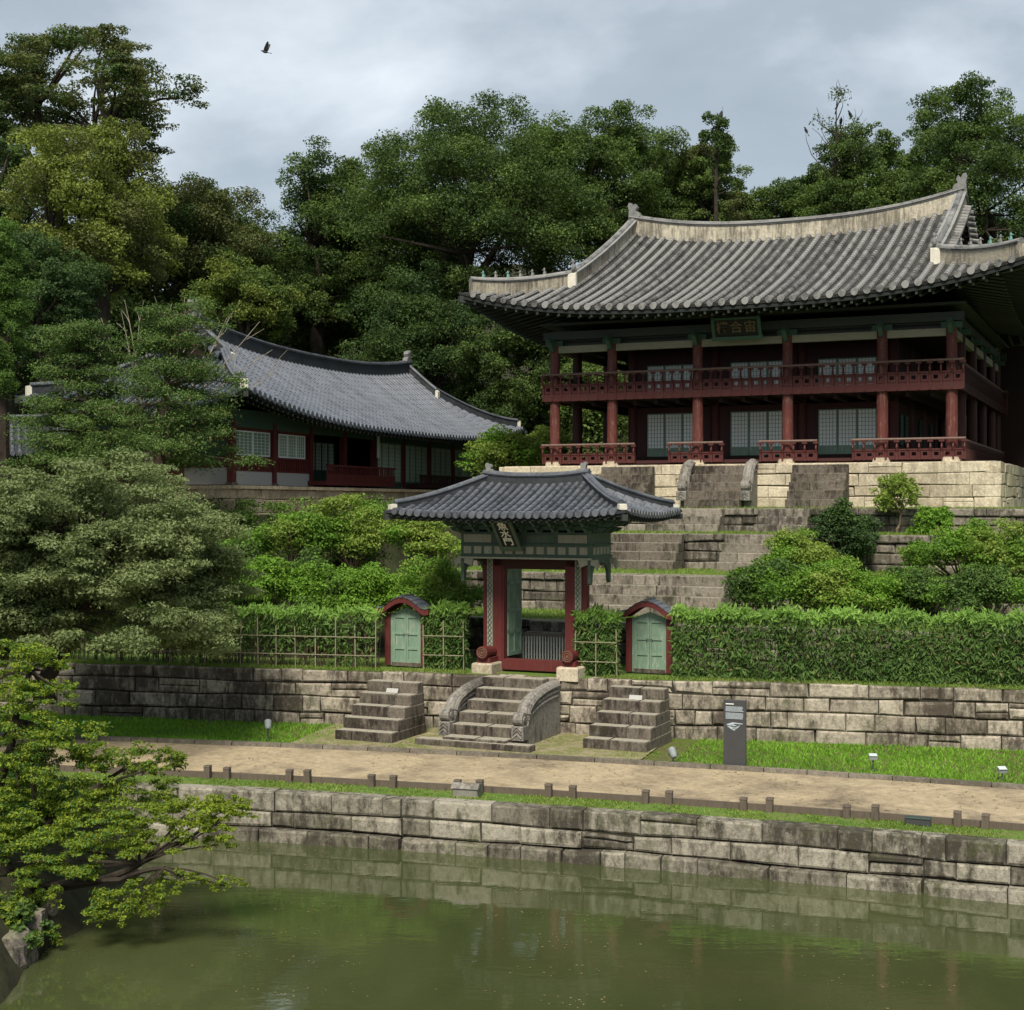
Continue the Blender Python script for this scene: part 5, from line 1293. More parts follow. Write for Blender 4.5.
grass('verge_grass', 26000, -15, 15, .4, 1.5, lambda f: 1.09 - .02 * f, .05, M['grass_dry'], 8, lambda x, y, s, f, rg: rg.random(len(s)) < np.clip(.4 + .5 * np.sin(s * 1.3) * np.sin(s * .47 + 1) + .3 * np.sin(s * 4 + f * 2), .08, 1))
grass('wall_top_grass', 16000, -19, 20, lambda s: WO(s) + .12, lambda s: WO(s) + .7, 2.75, .09, M['grass_dry'], 9, lambda x, y, s, f, rg: (np.abs(s + 2.6) > 1.9) & (rg.random(len(s)) < .75))
grass('wall_foot_moss', 7000, -8.5, 2.2, 6.5, lambda s: WO(s) - .1, 1.13, .03, M['grass_dry'], 10, lambda x, y, s, f, rg: rg.random(len(s)) < np.clip(np.sin(s * 2.1) * np.sin(f * 5 + s), 0, 1))
def terr_grass(n, u0, u1, v0, v1, z, seed):
    rg = np.random.default_rng(seed); u = rg.uniform(u0, u1, n); v_ = rg.uniform(v0, v1, n)
    x = GX + CT * u + ST * v_; y = GY - ST * u + CT * v_; hh = .1 * rg.uniform(.5, 1.3, n); an = rg.uniform(0, 6.283, n); w = .016; ln = rg.normal(size=(n, 2)) * .5
    v = np.empty((n, 3, 3)); cx, sx = np.cos(an) * w, np.sin(an) * w; zz = np.full(n, z - .03)
    v[:, 0] = np.stack([x - cx, y - sx, zz], 1); v[:, 1] = np.stack([x + cx, y + sx, zz], 1); v[:, 2] = np.stack([x + ln[:, 0] * hh, y + ln[:, 1] * hh, zz + hh], 1)
    return v
vs = np.concatenate([terr_grass(9000, -7, 12, TV[0][0] + .5, TV[1][0], TV[0][2], 1), terr_grass(9000, -7, 14, TV[1][0] + .5, TV[2][0], TV[1][2], 2), terr_grass(9000, -6, 18, TV[2][0] + .5, TV[3][0], TV[2][2], 3), terr_grass(5000, -4, 22, TV[3][0] + .5, 20, TV[3][2], 4)])
n = len(vs); tag(mesh_obj('terrace_grass', vs.reshape(-1, 3), np.arange(n * 3), np.arange(n) * 3, np.full(n, 3), [M['grass_dry']]), kind='stuff')

# ------------------------------------------------------------------ trees and shrubs
def limb(mb, a, b_, r0, r1, rg, bend=.12, n=6, nn=6):
    a = np.asarray(a, float); b_ = np.asarray(b_, float); L = np.linalg.norm(b_ - a); k = rg.normal(size=3) * bend * L; k[2] = abs(k[2]) * .6
    pts = []
    for i in range(n + 1):
        t = i / n; pts.append(tuple(a + (b_ - a) * t + k * math.sin(math.pi * t) * (1 if i % 2 else .85)))
    mb.tube(pts, [r0 + (r1 - r0) * (i / n) for i in range(n + 1)], nn, False); return pts

def tree(name, label, px, top, bot, hw, Y, mat, n, leaf, seed, cat='tree', group=None, n_cl=26, cl=.36, flat=.62, sub=7, bark='bark', trunk_r=None, depth=None, base_z=None, up=.5, elong=1.7, fill=.5, lean=0.0, skirt=0, keepflat=False, trunk_px=None, mats2=None, shell=.45, subscale=.42):
    """broadleaf: crown spans the given picture extent at distance Y"""
    rg = np.random.default_rng(seed); n_cl = int(n_cl * 1.7); n = int(n * 2.3); flat = flat if keepflat else max(.9, flat); fill = min(fill, .35); leaf = leaf * .88 * (.74 if Y > 60 else 1); n = int(n * (1.65 if Y > 60 else 1)); hw = hw * 1.1; ex = (bot - top) * .03; top -= ex; bot += ex
    X, _, zt = P(px, top, Y); zb = EYE - (bot - CY) / FPX * Y; R = hw / FPX * Y; D = depth or R
    tx = P(trunk_px, 0, Y)[0] if trunk_px is not None else X
    gz = H(tx, Y) if base_z is None else base_z
    root = empty(name, (tx, Y, gz), 0, label, cat, group)
    zc, hz = (zt + zb) / 2 - gz, (zt - zb) / 2; ox = X - tx
    cen = []; rad = []
    rr = cl * min(R, hz * 1.1, D * 1.1)
    for i in range(n_cl):
        for _ in range(40):
            d = rg.normal(size=3); d /= np.linalg.norm(d); q = rg.uniform(fill, 1) ** .6
            c = np.array([ox + d[0] * (R - rr * .8) * q, d[1] * (D - rr * .8) * q, zc + d[2] * (hz - rr * flat * .8) * q])
            if d[2] > -.75 and all(np.linalg.norm((c - e) / np.array([1, 1, flat])) > rr * .55 for e in cen): break
        cen.append(c); rad.append(np.array([1, 1, flat]) * rr * rg.uniform(.75, 1.2))
    for i in range(skirt):
        a = rg.uniform(0, 6.283); q = rg.uniform(.45, .97); cen.append(np.array([ox + math.cos(a) * (R - rr * .5) * q, math.sin(a) * (D - rr * .5) * q, (zb - gz) + rr * .4 + rg.uniform(0, .8) * hz])); rad.append(np.array([1, 1, flat]) * rr * rg.uniform(.75, 1.15))
    cen = np.array(cen); rad = np.array(rad); n_cl = len(cen)
    mb = MB(); tr = trunk_r or max(.16, .03 * (zt - gz)); zf = max(.6, zc - hz * .55)
    fork = np.array([ox * .6 + rg.normal() * .1 * R, rg.normal() * .1 * D, zf])
    mb.tube([(0, 0, -.4), (0, 0, .15), tuple(fork * .5 + rg.normal(size=3) * .06), tuple(fork)], [tr * 1.5, tr * 1.1, tr * .9, tr * .75], 9)
    order = rg.permutation(n_cl)
    mains = []
    for i in range(min(6, n_cl)):
        e = cen[order[i]]; m_ = fork + (e - fork) * .62; p_ = limb(mb, fork, m_, tr * .55, tr * .22, rg, .12); mains.append(np.array(p_[-1])); limb(mb, p_[-1], e, tr * .22, tr * .06, rg, .1)
    for i in range(min(6, n_cl), n_cl):
        e = cen[order[i]]; j = int(np.argmin([np.linalg.norm(e - q) for q in mains])); limb(mb, mains[j], e, tr * .2, tr * .045, rg, .12, 5, 5)
    mb.build('trunk', M[bark], root)
    sc, sr = sub_clumps(rg, cen, rad, sub, subscale, .58 if keepflat else .8)
    sc = np.concatenate([sc, cen]); sr = np.concatenate([sr, rad * .5])
    ms = [M[mat]] + ([M[mats2]] if mats2 else [])
    mfn = (lambda p, r_: (np.sin(p[:, 0] * 1.1 + seed) * np.sin(p[:, 2] * .9 + p[:, 1] * .7) + .35 * r_.normal(size=len(p)) > .25)) if mats2 else None
    leaves('crown', ms, root, sc, sr, n, leaf, seed + 1, elong, max(up, .8) if keepflat else .55, .6 if keepflat else .75, .6, mi_fn=mfn)
    return root

TREES2 = []
for a_ in ((140, 175, 345, 70, 104, 'lf_mid', 'olive'), (372, 150, 345, 62, 108, 'lf_mid', 'second'), (550, 112, 300, 62, 106, 'lf_mid', 'third'), (662, 140, 300, 55, 106, 'lf_dark', 'fourth'), (812, 158, 300, 58, 106, 'lf_mid', 'fifth'), (925, 118, 300, 60, 104, 'lf_mid', 'sixth')):
    TREES2.append(a_)
tree('zelkova', 'large tree beyond the right picture edge beside the pavilion', 1200, 150, 470, 135, 58, 'lf_dark', 12000, .25, 130, n_cl=24, base_z=7.6)
# the wooded hill behind (left to right)
tree('broadleaf_tree', 'tall airy dark tree with open lacy crown against the sky at the upper left', 80, 20, 205, 128, 92, 'lf_olive', 17000, .3, 101, keepflat=True, n_cl=30, cl=.3, flat=.5, mats2='lf_dark', fill=.55, up=.7, trunk_px=70)
tree('yellow_green_tree', 'pale yellow-green tree with layered sprays in the left half, below the tall airy tree', 92, 102, 345, 92, 80, 'lf_yellow', 26000, .24, 102, n_cl=30, cl=.32, flat=.45, up=.8, mats2='lf_olive', trunk_px=100)
tree('broadleaf_tree', 'blue-green leafy tree below the yellow-green tree, near the left edge', 48, 230, 400, 62, 74, 'lf_blue', 15000, .22, 103, n_cl=20, mats2='lf_dark')
tree('broadleaf_tree', 'dark green tree at the left edge, left of the yellow-green tree', -14, 95, 330, 60, 86, 'lf_dark', 15000, .28, 104, n_cl=20)
tree('juniper', 'bright green narrow juniper at the left picture edge', 2, 212, 430, 28, 62, 'lf_juniper', 15000, .15, 105, n_cl=26, cl=.5, flat=1.2, up=.4, elong=2.2, trunk_px=2)
tree('broadleaf_tree', 'brownish olive tree behind the left end of the hall roof', 205, 166, 350, 76, 100, 'lf_olive', 22000, .28, 106, n_cl=26, mats2='lf_dark')
tree('broadleaf_tree', 'low light green tree just above the hall roof', 248, 262, 372, 58, 93, 'lf_mid', 13000, .24, 107, n_cl=18, flat=.5, up=.8, mats2='lf_yellow')
tree('broadleaf_tree', 'dark rounded tree between the hall roof and the great central tree', 318, 152, 372, 62, 104, 'lf_dark', 19000, .28, 108, n_cl=24, mats2='lf_mid')
tree('zelkova', 'great spreading dark green tree in the centre, left of the pavilion roof', 475, 86, 345, 128, 98, 'lf_dark', 46000, .26, 109, n_cl=46, cl=.25, flat=.62, mats2='lf_mid', trunk_r=.7, fill=.45, sub=8)
tree('zelkova', 'mid green tree standing directly behind the left end of the pavilion roof ridge', 612, 106, 300, 86, 101, 'lf_mid', 26000, .26, 110, n_cl=30, cl=.28, mats2='lf_dark')
tree('broadleaf_tree', 'dark shaded tree right behind the far end of the hall, under the great tree', 420, 262, 470, 78, 95, 'lf_dark', 20000, .26, 111, n_cl=24, mats2='lf_blue')
tree('broadleaf_tree', 'dark tree under the left eave of the pavilion', 520, 300, 462, 62, 93, 'lf_dark', 16000, .25, 112, n_cl=20, mats2='lf_mid')
tree('broadleaf_tree', 'mid green tree behind the middle of the pavilion ridge, below the thin upright top', 712, 132, 270, 46, 100, 'lf_mid', 13000, .25, 113, n_cl=18, mats2='lf_olive')
tree('broadleaf_tree', 'low mid green tree behind the ridge, right of the thin upright top', 775, 172, 300, 58, 103, 'lf_mid', 14000, .26, 114, n_cl=18, mats2='lf_dark')
tree('broadleaf_tree', 'rounded tree behind the right part of the pavilion ridge', 868, 116, 300, 64, 98, 'lf_mid', 19000, .25, 115, n_cl=24, cl=.3, mats2='lf_dark')
tree('zelkova', 'large dark tree at the right picture edge behind the pavilion roof corner', 985, 74, 330, 92, 96, 'lf_dark', 30000, .25, 116, n_cl=34, cl=.27, mats2='lf_mid', trunk_r=.5)
tree('broadleaf_tree', 'dark tree low behind the right roof corner of the pavilion', 1040, 230, 430, 70, 92, 'lf_dark', 14000, .26, 117, n_cl=18)
tree('broadleaf_tree', 'deep green backdrop tree behind the great central tree', 400, 215, 400, 120, 112, 'lf_dark', 22000, .34, 118, n_cl=26)
tree('broadleaf_tree', 'deep green backdrop tree behind the hall roof, left of centre', 250, 235, 400, 110, 112, 'lf_dark', 20000, .34, 119, n_cl=24)
tree('broadleaf_tree', 'deep green backdrop tree behind the middle of the pavilion', 700, 185, 420, 130, 112, 'lf_dark', 24000, .34, 120, n_cl=28)
tree('broadleaf_tree', 'deep green backdrop tree behind the right part of the pavilion', 910, 175, 420, 130, 112, 'lf_dark', 24000, .34, 121, n_cl=28)
tree('broadleaf_tree', 'deep green backdrop tree at the left behind the blue-green tree', 60, 240, 450, 120, 100, 'lf_dark', 20000, .32, 122, n_cl=26)
tree('broadleaf_tree', 'mid green tree seen through the open left bay of the pavilion', 590, 350, 470, 60, 92, 'lf_mid', 15000, .22, 123, n_cl=18, up=.7)
L2 = ['mid green tree between the yellow-green tree and the brownish olive tree', 'mid green tree just left of the great central tree', 'mid green crown at the right shoulder of the great central tree',
      'dark crown between the left ridge end of the pavilion and the thin upright top', 'mid green crown left of the rounded tree behind the pavilion ridge', 'mid green crown between the rounded tree and the large dark tree at the right edge']
for i, a_ in enumerate(TREES2):
    tree('broadleaf_tree', L2[i], *a_[:5], a_[5], 16000, .28, 140 + i, n_cl=22, cl=.3, mats2='lf_dark' if a_[5] == 'lf_mid' else 'lf_mid')
for px_, tp, Y_, lb in ((-110, 120, 84, 'dark tree beyond the left picture edge, nearer of two'), (-240, 90, 96, 'dark tree beyond the left picture edge, farther of two')):
    tree('broadleaf_tree', lb, px_, tp, 400, 90, Y_, 'lf_dark', 11000, .3, 160 + int(Y_), n_cl=20, mats2='lf_mid')
# thin sparse treetops rising above the others
def sparse_top(px, top, bot, Y, hw, seed, label, n=900):
    rg = np.random.default_rng(seed); X, _, zt = P(px, top, Y); zb = EYE - (bot - CY) / FPX * Y; gz = H(X, Y); R = hw / FPX * Y
    root = empty('sparse_tree', (X, Y, gz), 0, label, 'tree'); mb = MB(); mb.tube([(0, 0, -.3), (0, 0, zb - gz), (.1, 0, zt - gz - .4)], [.3, .12, .02], 7)
    cen = []
    for i in range(20):
        z = zb - gz + (zt - zb) * rg.uniform(-.1, .85); e = np.array([rg.uniform(-1, 1) * R, rg.uniform(-1, 1) * R, min(zt - gz, z + rg.uniform(.3, .9) * R)])
        e[:2] *= (1.05 - .6 * (z - zb + gz) / (zt - zb)); limb(mb, (0, 0, z), e, .045, .01, rg, .1, 5, 5)
        for _ in range(2): limb(mb, e, e + rg.normal(size=3) * R * .25 + np.array([0, 0, R * .25]), .02, .008, rg, .1, 3, 4)
        if i % 3 != 2: cen.append(e)
    if seed == 201:
        for q in ((806, 134), (823, 136), (812, 128)): limb(mb, (0, 0, zb - gz + .5), np.array(P(q[0], q[1], Y)) - np.array([X, Y, gz]), .04, .012, rg, .12, 6, 4)
    cen.append(np.array([.1, 0, zt - gz - .3])); cen = np.array(cen)
    mb.build('trunk', M['bark'], root); leaves('crown', M['lf_dark'], root, cen, np.full(len(cen), R * .32), n, .17, seed)
sparse_top(835, 94, 190, 96, 28, 201, 'thin treetop with few leaves and bare twigs where crows perch, right of centre')
sparse_top(716, 116, 190, 92, 20, 202, 'thin upright leafy treetop behind the middle of the pavilion ridge', 3600)

# bare pale branches between the hall roof and the yellow-green tree
rg = np.random.default_rng(301); bx_, by_, bz_ = P(150, 345, 58.5); bz_ = H(bx_, by_)
root = empty('bare_tree', (bx_, by_, bz_), 0, 'leafless tree with thin pale branches behind the ridge end of the hall', 'tree')
mb = MB(); zt = P(150, 300, 58.5)[2] - bz_
mb.tube([(0, 0, -.3), (.05, 0, zt * .3)], [.16, .12], 7)
for i in range(15):
    t = i / 14 * 2 - 1; a = np.array([t * .5, rg.uniform(-.3, .3), zt * rg.uniform(.3, .42)]); e = np.array([1.2 + t * 4.2 + rg.uniform(-.3, .3), rg.uniform(-1, 1), zt * (1.0 - .28 * t * t) + rg.uniform(-.2, .5)])
    limb(mb, (0, 0, zt * .25), a, .06, .045, rg, .03); p_ = limb(mb, a, e, .042, .01, rg, .035, 6, 5)
    for q in p_[2:-1]:
        d = (e - a) / np.linalg.norm(e - a); limb(mb, q, np.array(q) + d * .8 + rg.normal(size=3) * .35, .018, .006, rg, .05, 3, 4)
mb.build('trunk', M['bark_pale'], root)

# spreading conifers with horizontal layers in front of the hall
def layered(name, label, px, top, bot, hw, Y, n, leaf, seed, mat='lf_pine', layers=9, trunk_px=None, bark='bark_brown', base_py=None):
    rg = np.random.default_rng(seed); X, _, zt = P(px, top, Y); zb = EYE - (bot - CY) / FPX * Y; R = hw / FPX * Y
    tx = P(trunk_px or px, 0, Y)[0]; gz = H(tx, Y); root = empty(name, (tx, Y, gz), 0, label, 'tree')
    mb = MB(); mb.tube([(0, 0, -.4), (.05, 0, (zb - gz) * .8), ((X - tx) * .5, .1, (zb + zt) / 2 - gz), ((X - tx), 0, zt - gz - .2)], [.24, .2, .14, .03], 8)
    cen = []; rad = []
    for L in range(layers):
        f = L / (layers - 1); z = zb - gz + (zt - zb) * (f * .97 + .02); rl = R * (1 - .62 * f ** 1.5) * rg.uniform(.85, 1.1); k = int(9 - 4 * f)
        a0 = rg.uniform(0, 6.28)
        for i in range(k):
            a = a0 + 6.283 * i / k + rg.uniform(-.3, .3); q = rg.uniform(.5, 1.0); e = np.array([(X - tx) * (.3 + .7 * f) + math.cos(a) * rl * q, math.sin(a) * rl * q * .9, z + rg.uniform(-.4, .4) - .2 * q])
            limb(mb, ((X - tx) * (.3 + .7 * f) * .9, 0, z - .1), e, .055, .015, rg, .05, 4, 5)
            cen.append(e); rad.append(np.array([.4, .4, .2]) * R * rg.uniform(.5, .85)); m2 = e * np.array([.55, .55, 1]); cen.append(m2); rad.append(np.array([.34, .34, .18]) * R * rg.uniform(.5, .8))
    mb.build('trunk', M[bark], root)
    sc, sr = sub_clumps(rg, cen, rad, 4, .5, .8)
    leaves('crown', M[mat], root, np.concatenate([sc, cen]), np.concatenate([sr, rad]), n, leaf, seed + 1, 2.2, .7, .8, .8)
layered('spreading_conifer', 'spreading conifer with flat layered branches and a bare trunk in front of the hall', 175, 312, 455, 80, 55, 60000, .105, 401, trunk_px=157, layers=9)
layered('spreading_conifer', 'darker spreading conifer left of the other, nearer the left edge', 78, 330, 465, 76, 57, 55000, .105, 402, trunk_px=82, layers=9, bark='bark')

# big grey-green maple over the left lawn
tree('maple', 'broad grey-green maple with drooping layered foliage overhanging the left terrace wall', 92, 448, 664, 150, 40.6, 'lf_maple', 110000, .115, 501, skirt=50, keepflat=True, n_cl=90, cl=.24, flat=.72, sub=9, up=.8, elong=2.0, trunk_px=45, base_z=2.74, depth=4.6, fill=.35, trunk_r=.22, subscale=.45)
tree('maple', 'shaded grey-green maple at the left edge behind the pond tree', -20, 480, 672, 110, 39.4, 'lf_maple', 45000, .11, 502, skirt=16, keepflat=True, n_cl=26, cl=.3, flat=.72, up=.8, elong=2.0, base_z=2.74, depth=2.6, fill=.35)

# clipped shrubs on the slopes
def shrub(label, px, top, bot, hw, Y, mat, n, leaf, seed, group=None, n_cl=14, depth=None, base=None, mats2=None, name='shrub', cl=.42, flat=.75, fill=.35):
    hw *= 1.15; n = int(n * 1.6); n_cl = int(n_cl * 1.5); top -= 3
    X, _, zt = P(px, top, Y); zb = EYE - (bot - CY) / FPX * Y; R = hw / FPX * Y; rg = np.random.default_rng(seed); D = depth or R * .9
    gz = min(zb, zt - .5)
    root = empty(name, (X, Y, gz), 0, label, 'shrub', group); mb = MB(); hz = zt - gz; rr = cl * min(R, hz * .8)
    cen = []; rad = []
    for i in range(n_cl):
        a = rg.uniform(0, 6.283); q = rg.uniform(0, 1) ** .6; el = rg.uniform(0.1, 1)
        c = np.array([math.cos(a) * (R - rr * .8) * q, math.sin(a) * (D - rr * .8) * q, max(rr * .5, (hz - rr * flat) * (el ** .6) * math.sqrt(max(.12, 1 - .75 * q * q)))])
        cen.append(c); rad.append(np.array([1, 1, flat]) * rr * rg.uniform(.8, 1.2)); limb(mb, (c[0] * .15, c[1] * .15, -.3), c, .035, .012, rg, .08, 4, 5)
    mb.build('stems', M['bark_brown'], root)
    sc, sr = sub_clumps(rg, cen, rad, 6, .42, .8)
    ms = [M[mat]] + ([M[mats2]] if mats2 else []); mfn = (lambda p, r_: (np.sin(p[:, 0] * 2 + seed) * np.sin(p[:, 2] * 2.2 + p[:, 1]) + .4 * r_.normal(size=len(p)) > .3)) if mats2 else None
    leaves('foliage', ms, root, np.concatenate([sc, cen]), np.concatenate([sr, np.array(rad) * .8]), n, leaf, seed + 3, 1.8, .6, .7, .5, mi_fn=mfn)
    return root
GA = 'clipped azalea shrubs on the slope left of the gate'
shrub('rounded green azalea at the left end of the clipped row, beside the maple', 262, 552, 614, 36, 47.5, 'lf_shrub', 7000, .1, 601, GA)
shrub('rounded azalea second in the clipped row above the left lattice hedge', 312, 553, 616, 40, 47.8, 'lf_shrub', 8000, .1, 602, GA, mats2='lf_shrub_dark')
shrub('bright rounded azalea in the middle of the clipped row, behind the left side gate', 368, 557, 616, 40, 47.6, 'lf_shrub', 8000, .1, 603, GA)
shrub('wide bright azalea at the right end of the clipped row, against the gate', 435, 551, 616, 46, 47.4, 'lf_shrub', 10000, .1, 604, GA, mats2='lf_shrub_light')
shrub('pale green loose shrub just under the stone base of the hall', 292, 508, 562, 42, 51.5, 'lf_shrub', 7000, .11, 605, mats2='lf_shrub_light')
shrub('pale tall loose shrub in front of the hall porch', 352, 486, 560, 42, 52.5, 'lf_shrub_light', 9000, .11, 606, mats2='lf_shrub')
shrub('yellowish loose shrub beneath the left eave of the gate', 420, 512, 562, 42, 51.5, 'lf_shrub_light', 8000, .11, 607, mats2='lf_shrub')
shrub('dark green shrub filling the slope beside the maple, below the hall base', 236, 535, 590, 34, 50.5, 'lf_shrub_dark', 6000, .11, 608, mats2='lf_shrub')
shrub('yellow-green shrub behind the gate roof, between the hall and the pavilion', 505, 428, 482, 44, 72, 'lf_shrub_light', 8000, .15, 609, mats2='lf_shrub')
shrub('small yellow-green shrub left of the pavilion base', 545, 425, 470, 30, 76, 'lf_shrub_light', 5000, .15, 610)
shrub('broad mid green shrub behind the left part of the long hedge', 770, 552, 618, 50, 46.0, 'lf_shrub_dark', 11000, .1, 611, mats2='lf_shrub')
shrub('broad pale green shrub behind the middle of the long hedge', 838, 553, 618, 52, 45.6, 'lf_shrub', 11000, .1, 612, mats2='lf_shrub_light')
shrub('light olive shrub behind the other two, left of the dark round bush', 800, 526, 580, 36, 50, 'lf_shrub_light', 7000, .11, 613, mats2='lf_shrub')
shrub('dark blue-green round bush on the upper terrace', 843, 498, 575, 33, 51.5, 'lf_blue', 9000, .11, 614, mats2='lf_shrub_dark', name='bush')
shrub('dense green shrub behind the right end of the long hedge', 985, 555, 618, 46, 44.2, 'lf_shrub_dark', 11000, .1, 615, mats2='lf_shrub')
shrub('pale spreading shrub on the upper terrace near the right edge', 960, 520, 572, 58, 48.5, 'lf_shrub', 10000, .11, 616, mats2='lf_shrub_light')
shrub('yellow-green shrub at the right picture edge on the upper terrace', 1015, 512, 580, 42, 47.5, 'lf_shrub_light', 8000, .11, 617, mats2='lf_shrub')
shrub('small shrub at the foot of the pavilion base, right of the sapling', 934, 506, 545, 24, 53, 'lf_shrub', 4000, .12, 618)
shrub('mid green shrub filling the gap behind the hedge, left of the right-hand shrubs', 905, 562, 618, 38, 46.5, 'lf_shrub_dark', 8000, .1, 619, mats2='lf_shrub')
# loose sapling before the pavilion base
tree('sapling', 'slender yellow-green sapling in front of the right part of the pavilion base', 897, 472, 525, 28, 55, 'lf_shrub_light', 1500, .14, 620, n_cl=12, cl=.4, base_z=6.73, trunk_r=.05, bark='bark_brown', sub=4)

# ------------------------------------------------------------------ the left bank and its overhanging tree
bank = MB(); rows = []
for i in range(13):
    row = []
    for j in range(15):
        x = -20 + 12.2 * i / 12; y = 22.0 + 11 * j / 14; e = max(0.0, 1 - max(0, (x + 9.2)) / 1.4)
        z = -.6 + 1.75 * sstep((-7.75 - x + .35 * math.sin(y * 1.7)) / 1.1) + .12 * math.sin(x * 2.1) * math.sin(y * 1.3)
        row.append((x, y, z))
    rows.append(row)
bank.grid(rows); tag(bank.build('left_bank', M['soil'], smooth=True), kind='structure')
def rock(x, y, z, s, seed, label):
    rg = np.random.default_rng(seed); mb = MB(); n1, n2 = 9, 12; vs = []
    for i in range(n1 + 1):
        for j in range(n2):
            a, b_ = math.pi * i / n1, 2 * math.pi * j / n2; d = np.array([math.sin(a) * math.cos(b_), math.sin(a) * math.sin(b_), math.cos(a)])
            r = 1 + .18 * math.sin(3 * d[0] + seed) + .16 * math.sin(4 * d[1] + 2 * seed) + .12 * math.sin(6 * d[2] + d[0] * 5); d = np.clip(d * r, -.78, .78); vs.append((d[0] * s[0], d[1] * s[1], d[2] * s[2]))
    fs = [(i * n2 + j, i * n2 + (j + 1) % n2, (i + 1) * n2 + (j + 1) % n2, (i + 1) * n2 + j) for i in range(n1) for j in range(n2)]
    mb.add(vs, fs); o = mb.build('rock', M['stone_dark'], origin=(0, 0, 0)); o.location = (x, y, z); tag(o, label, 'rock', 'rocks on the left bank')
for i, (px, py, Y, s, lb) in enumerate(((8, 955, 24.6, (.55, .6, .5), 'dark rock at the water edge in the bottom left corner'), (45, 905, 26.3, (.3, .4, .42), 'upright mossy rock under the overhanging branches at the left'), (28, 925, 25.4, (.4, .4, .36), 'dark rock between the corner rock and the upright rock'))):
    x, y, z = P(px, py, Y); rock(x, y, max(.1, z), s, 700 + i, lb)
rg = np.random.default_rng(801); Y0 = 26.6
bx_, by_, bz_ = P(-40, 900, Y0); root = empty('overhanging_tree', (bx_, by_, .9), 0, 'fresh green tree with dark limbs leaning out over the pond at the left', 'tree')
O = np.array([bx_, by_, .9]); mb = MB(); W_ = lambda px, py, Y: np.array(P(px, py, Y)) - O
limb(mb, (0, 0, -.6), W_(-10, 845, Y0), .2, .15, rg, .04)
fork = W_(-10, 845, Y0); cen = []; rad = []; cm = []
def spray(px, py, Y, rx, rz, k=5, m_=0, ry=None):
    c = W_(px, py, Y); cen.append(c); rad.append(np.array([1.25 * rx / FPX * Y, 1.2 * (ry or rx * .8) / FPX * Y, 1.7 * rz / FPX * Y])); cm.append(m_); return c
main = [W_(20, 892, 26.2), W_(95, 882, 26.0), W_(140, 864, 26.0), W_(185, 842, 26.2), W_(222, 818, 26.4)]
pr = fork; r_ = .13
for q in main: limb(mb, pr, q, r_, r_ * .72, rg, .05, 5, 7); pr = q; r_ *= .72
lo = [W_(120, 880, 25.8), W_(165, 868, 25.6), W_(200, 880, 25.5), W_(232, 888, 25.5)]; pr = main[0]; r_ = .08
for q in lo: limb(mb, pr, q, r_, r_ * .65, rg, .05, 4, 6); pr = q; r_ *= .65
up1 = [W_(40, 830, 26.8), W_(85, 795, 27), W_(130, 765, 27.2), W_(160, 762, 27.3)]; pr = fork; r_ = .1
for q in up1: limb(mb, pr, q, r_, r_ * .7, rg, .06, 4, 6); pr = q; r_ *= .7
up2 = [W_(0, 780, 27), W_(15, 720, 27.2), W_(30, 670, 27.4)]; pr = fork; r_ = .13
for q in up2: limb(mb, pr, q, r_, r_ * .72, rg, .06, 4, 6); pr = q; r_ *= .72
for a in ((10, 660, 27.4, 34, 14), (45, 672, 27.4, 22, 12), (-10, 690, 27.2, 40, 14), (40, 700, 27.2, 26, 10), (60, 690, 27.2, 14, 8)): limb(mb, up2[2], spray(*a), .04, .012, rg, .1, 4, 5)
for a in ((20, 725, 27.2, 40, 14), (70, 740, 27.0, 34, 12), (-5, 755, 27, 40, 16), (95, 760, 27.2, 24, 12), (45, 770, 26.8, 38, 14), (20, 790, 26.6, 32, 12)): limb(mb, up2[1], spray(*a, m_=0), .04, .012, rg, .1, 4, 5)
for a in ((110, 775, 27.2, 30, 12), (150, 762, 27.3, 26, 12), (165, 768, 27.4, 14, 9), (130, 800, 27.0, 32, 12), (165, 798, 27.2, 20, 10), (95, 808, 26.8, 26, 11)): limb(mb, up1[1], spray(*a, m_=1), .035, .012, rg, .1, 4, 5)
for a in ((140, 822, 26.2, 34, 11), (185, 815, 26.2, 34, 11), (222, 812, 26.4, 26, 9), (238, 806, 26.4, 12, 6), (200, 832, 26.1, 26, 9), (160, 845, 26.0, 30, 10), (95, 835, 26.3, 38, 12), (110, 855, 26.0, 34, 10), (50, 850, 26.2, 44, 14), (60, 875, 25.9, 40, 10), (10, 862, 26.0, 40, 18), (215, 845, 26.2, 14, 7)): limb(mb, main[2], spray(*a, m_=0), .03, .01, rg, .08, 4, 5)
for a in ((125, 905, 25.6, 30, 12), (150, 890, 25.6, 24, 9), (110, 918, 25.6, 18, 8), (140, 912, 25.5, 18, 8), (185, 882, 25.5, 18, 6), (228, 888, 25.5, 13, 6)): limb(mb, lo[1], spray(*a, m_=1), .02, .008, rg, .08, 4, 5)
for a in ((20, 812, 26.8, 40, 14), (70, 822, 26.9, 34, 12), (110, 828, 26.8, 24, 10), (0, 832, 26.5, 34, 14), (60, 795, 27.1, 34, 12), (-5, 705, 27.0, 36, 16), (30, 745, 27.1, 34, 14)): limb(mb, up1[0], spray(*a, m_=1), .035, .012, rg, .1, 4, 5)
for a in ((0, 905, 25.6, 32, 16), (45, 900, 25.7, 14, 10), (8, 935, 25.3, 28, 14), (40, 940, 25.2, 16, 10)): limb(mb, main[0], spray(*a, m_=1), .02, .008, rg, .08, 4, 5)
mb.build('trunk', M['bark'], root)
cen = np.array(cen); rad = np.array(rad); sc, sr = sub_clumps(rg, cen, rad * 1.15, 24, .2, .8)
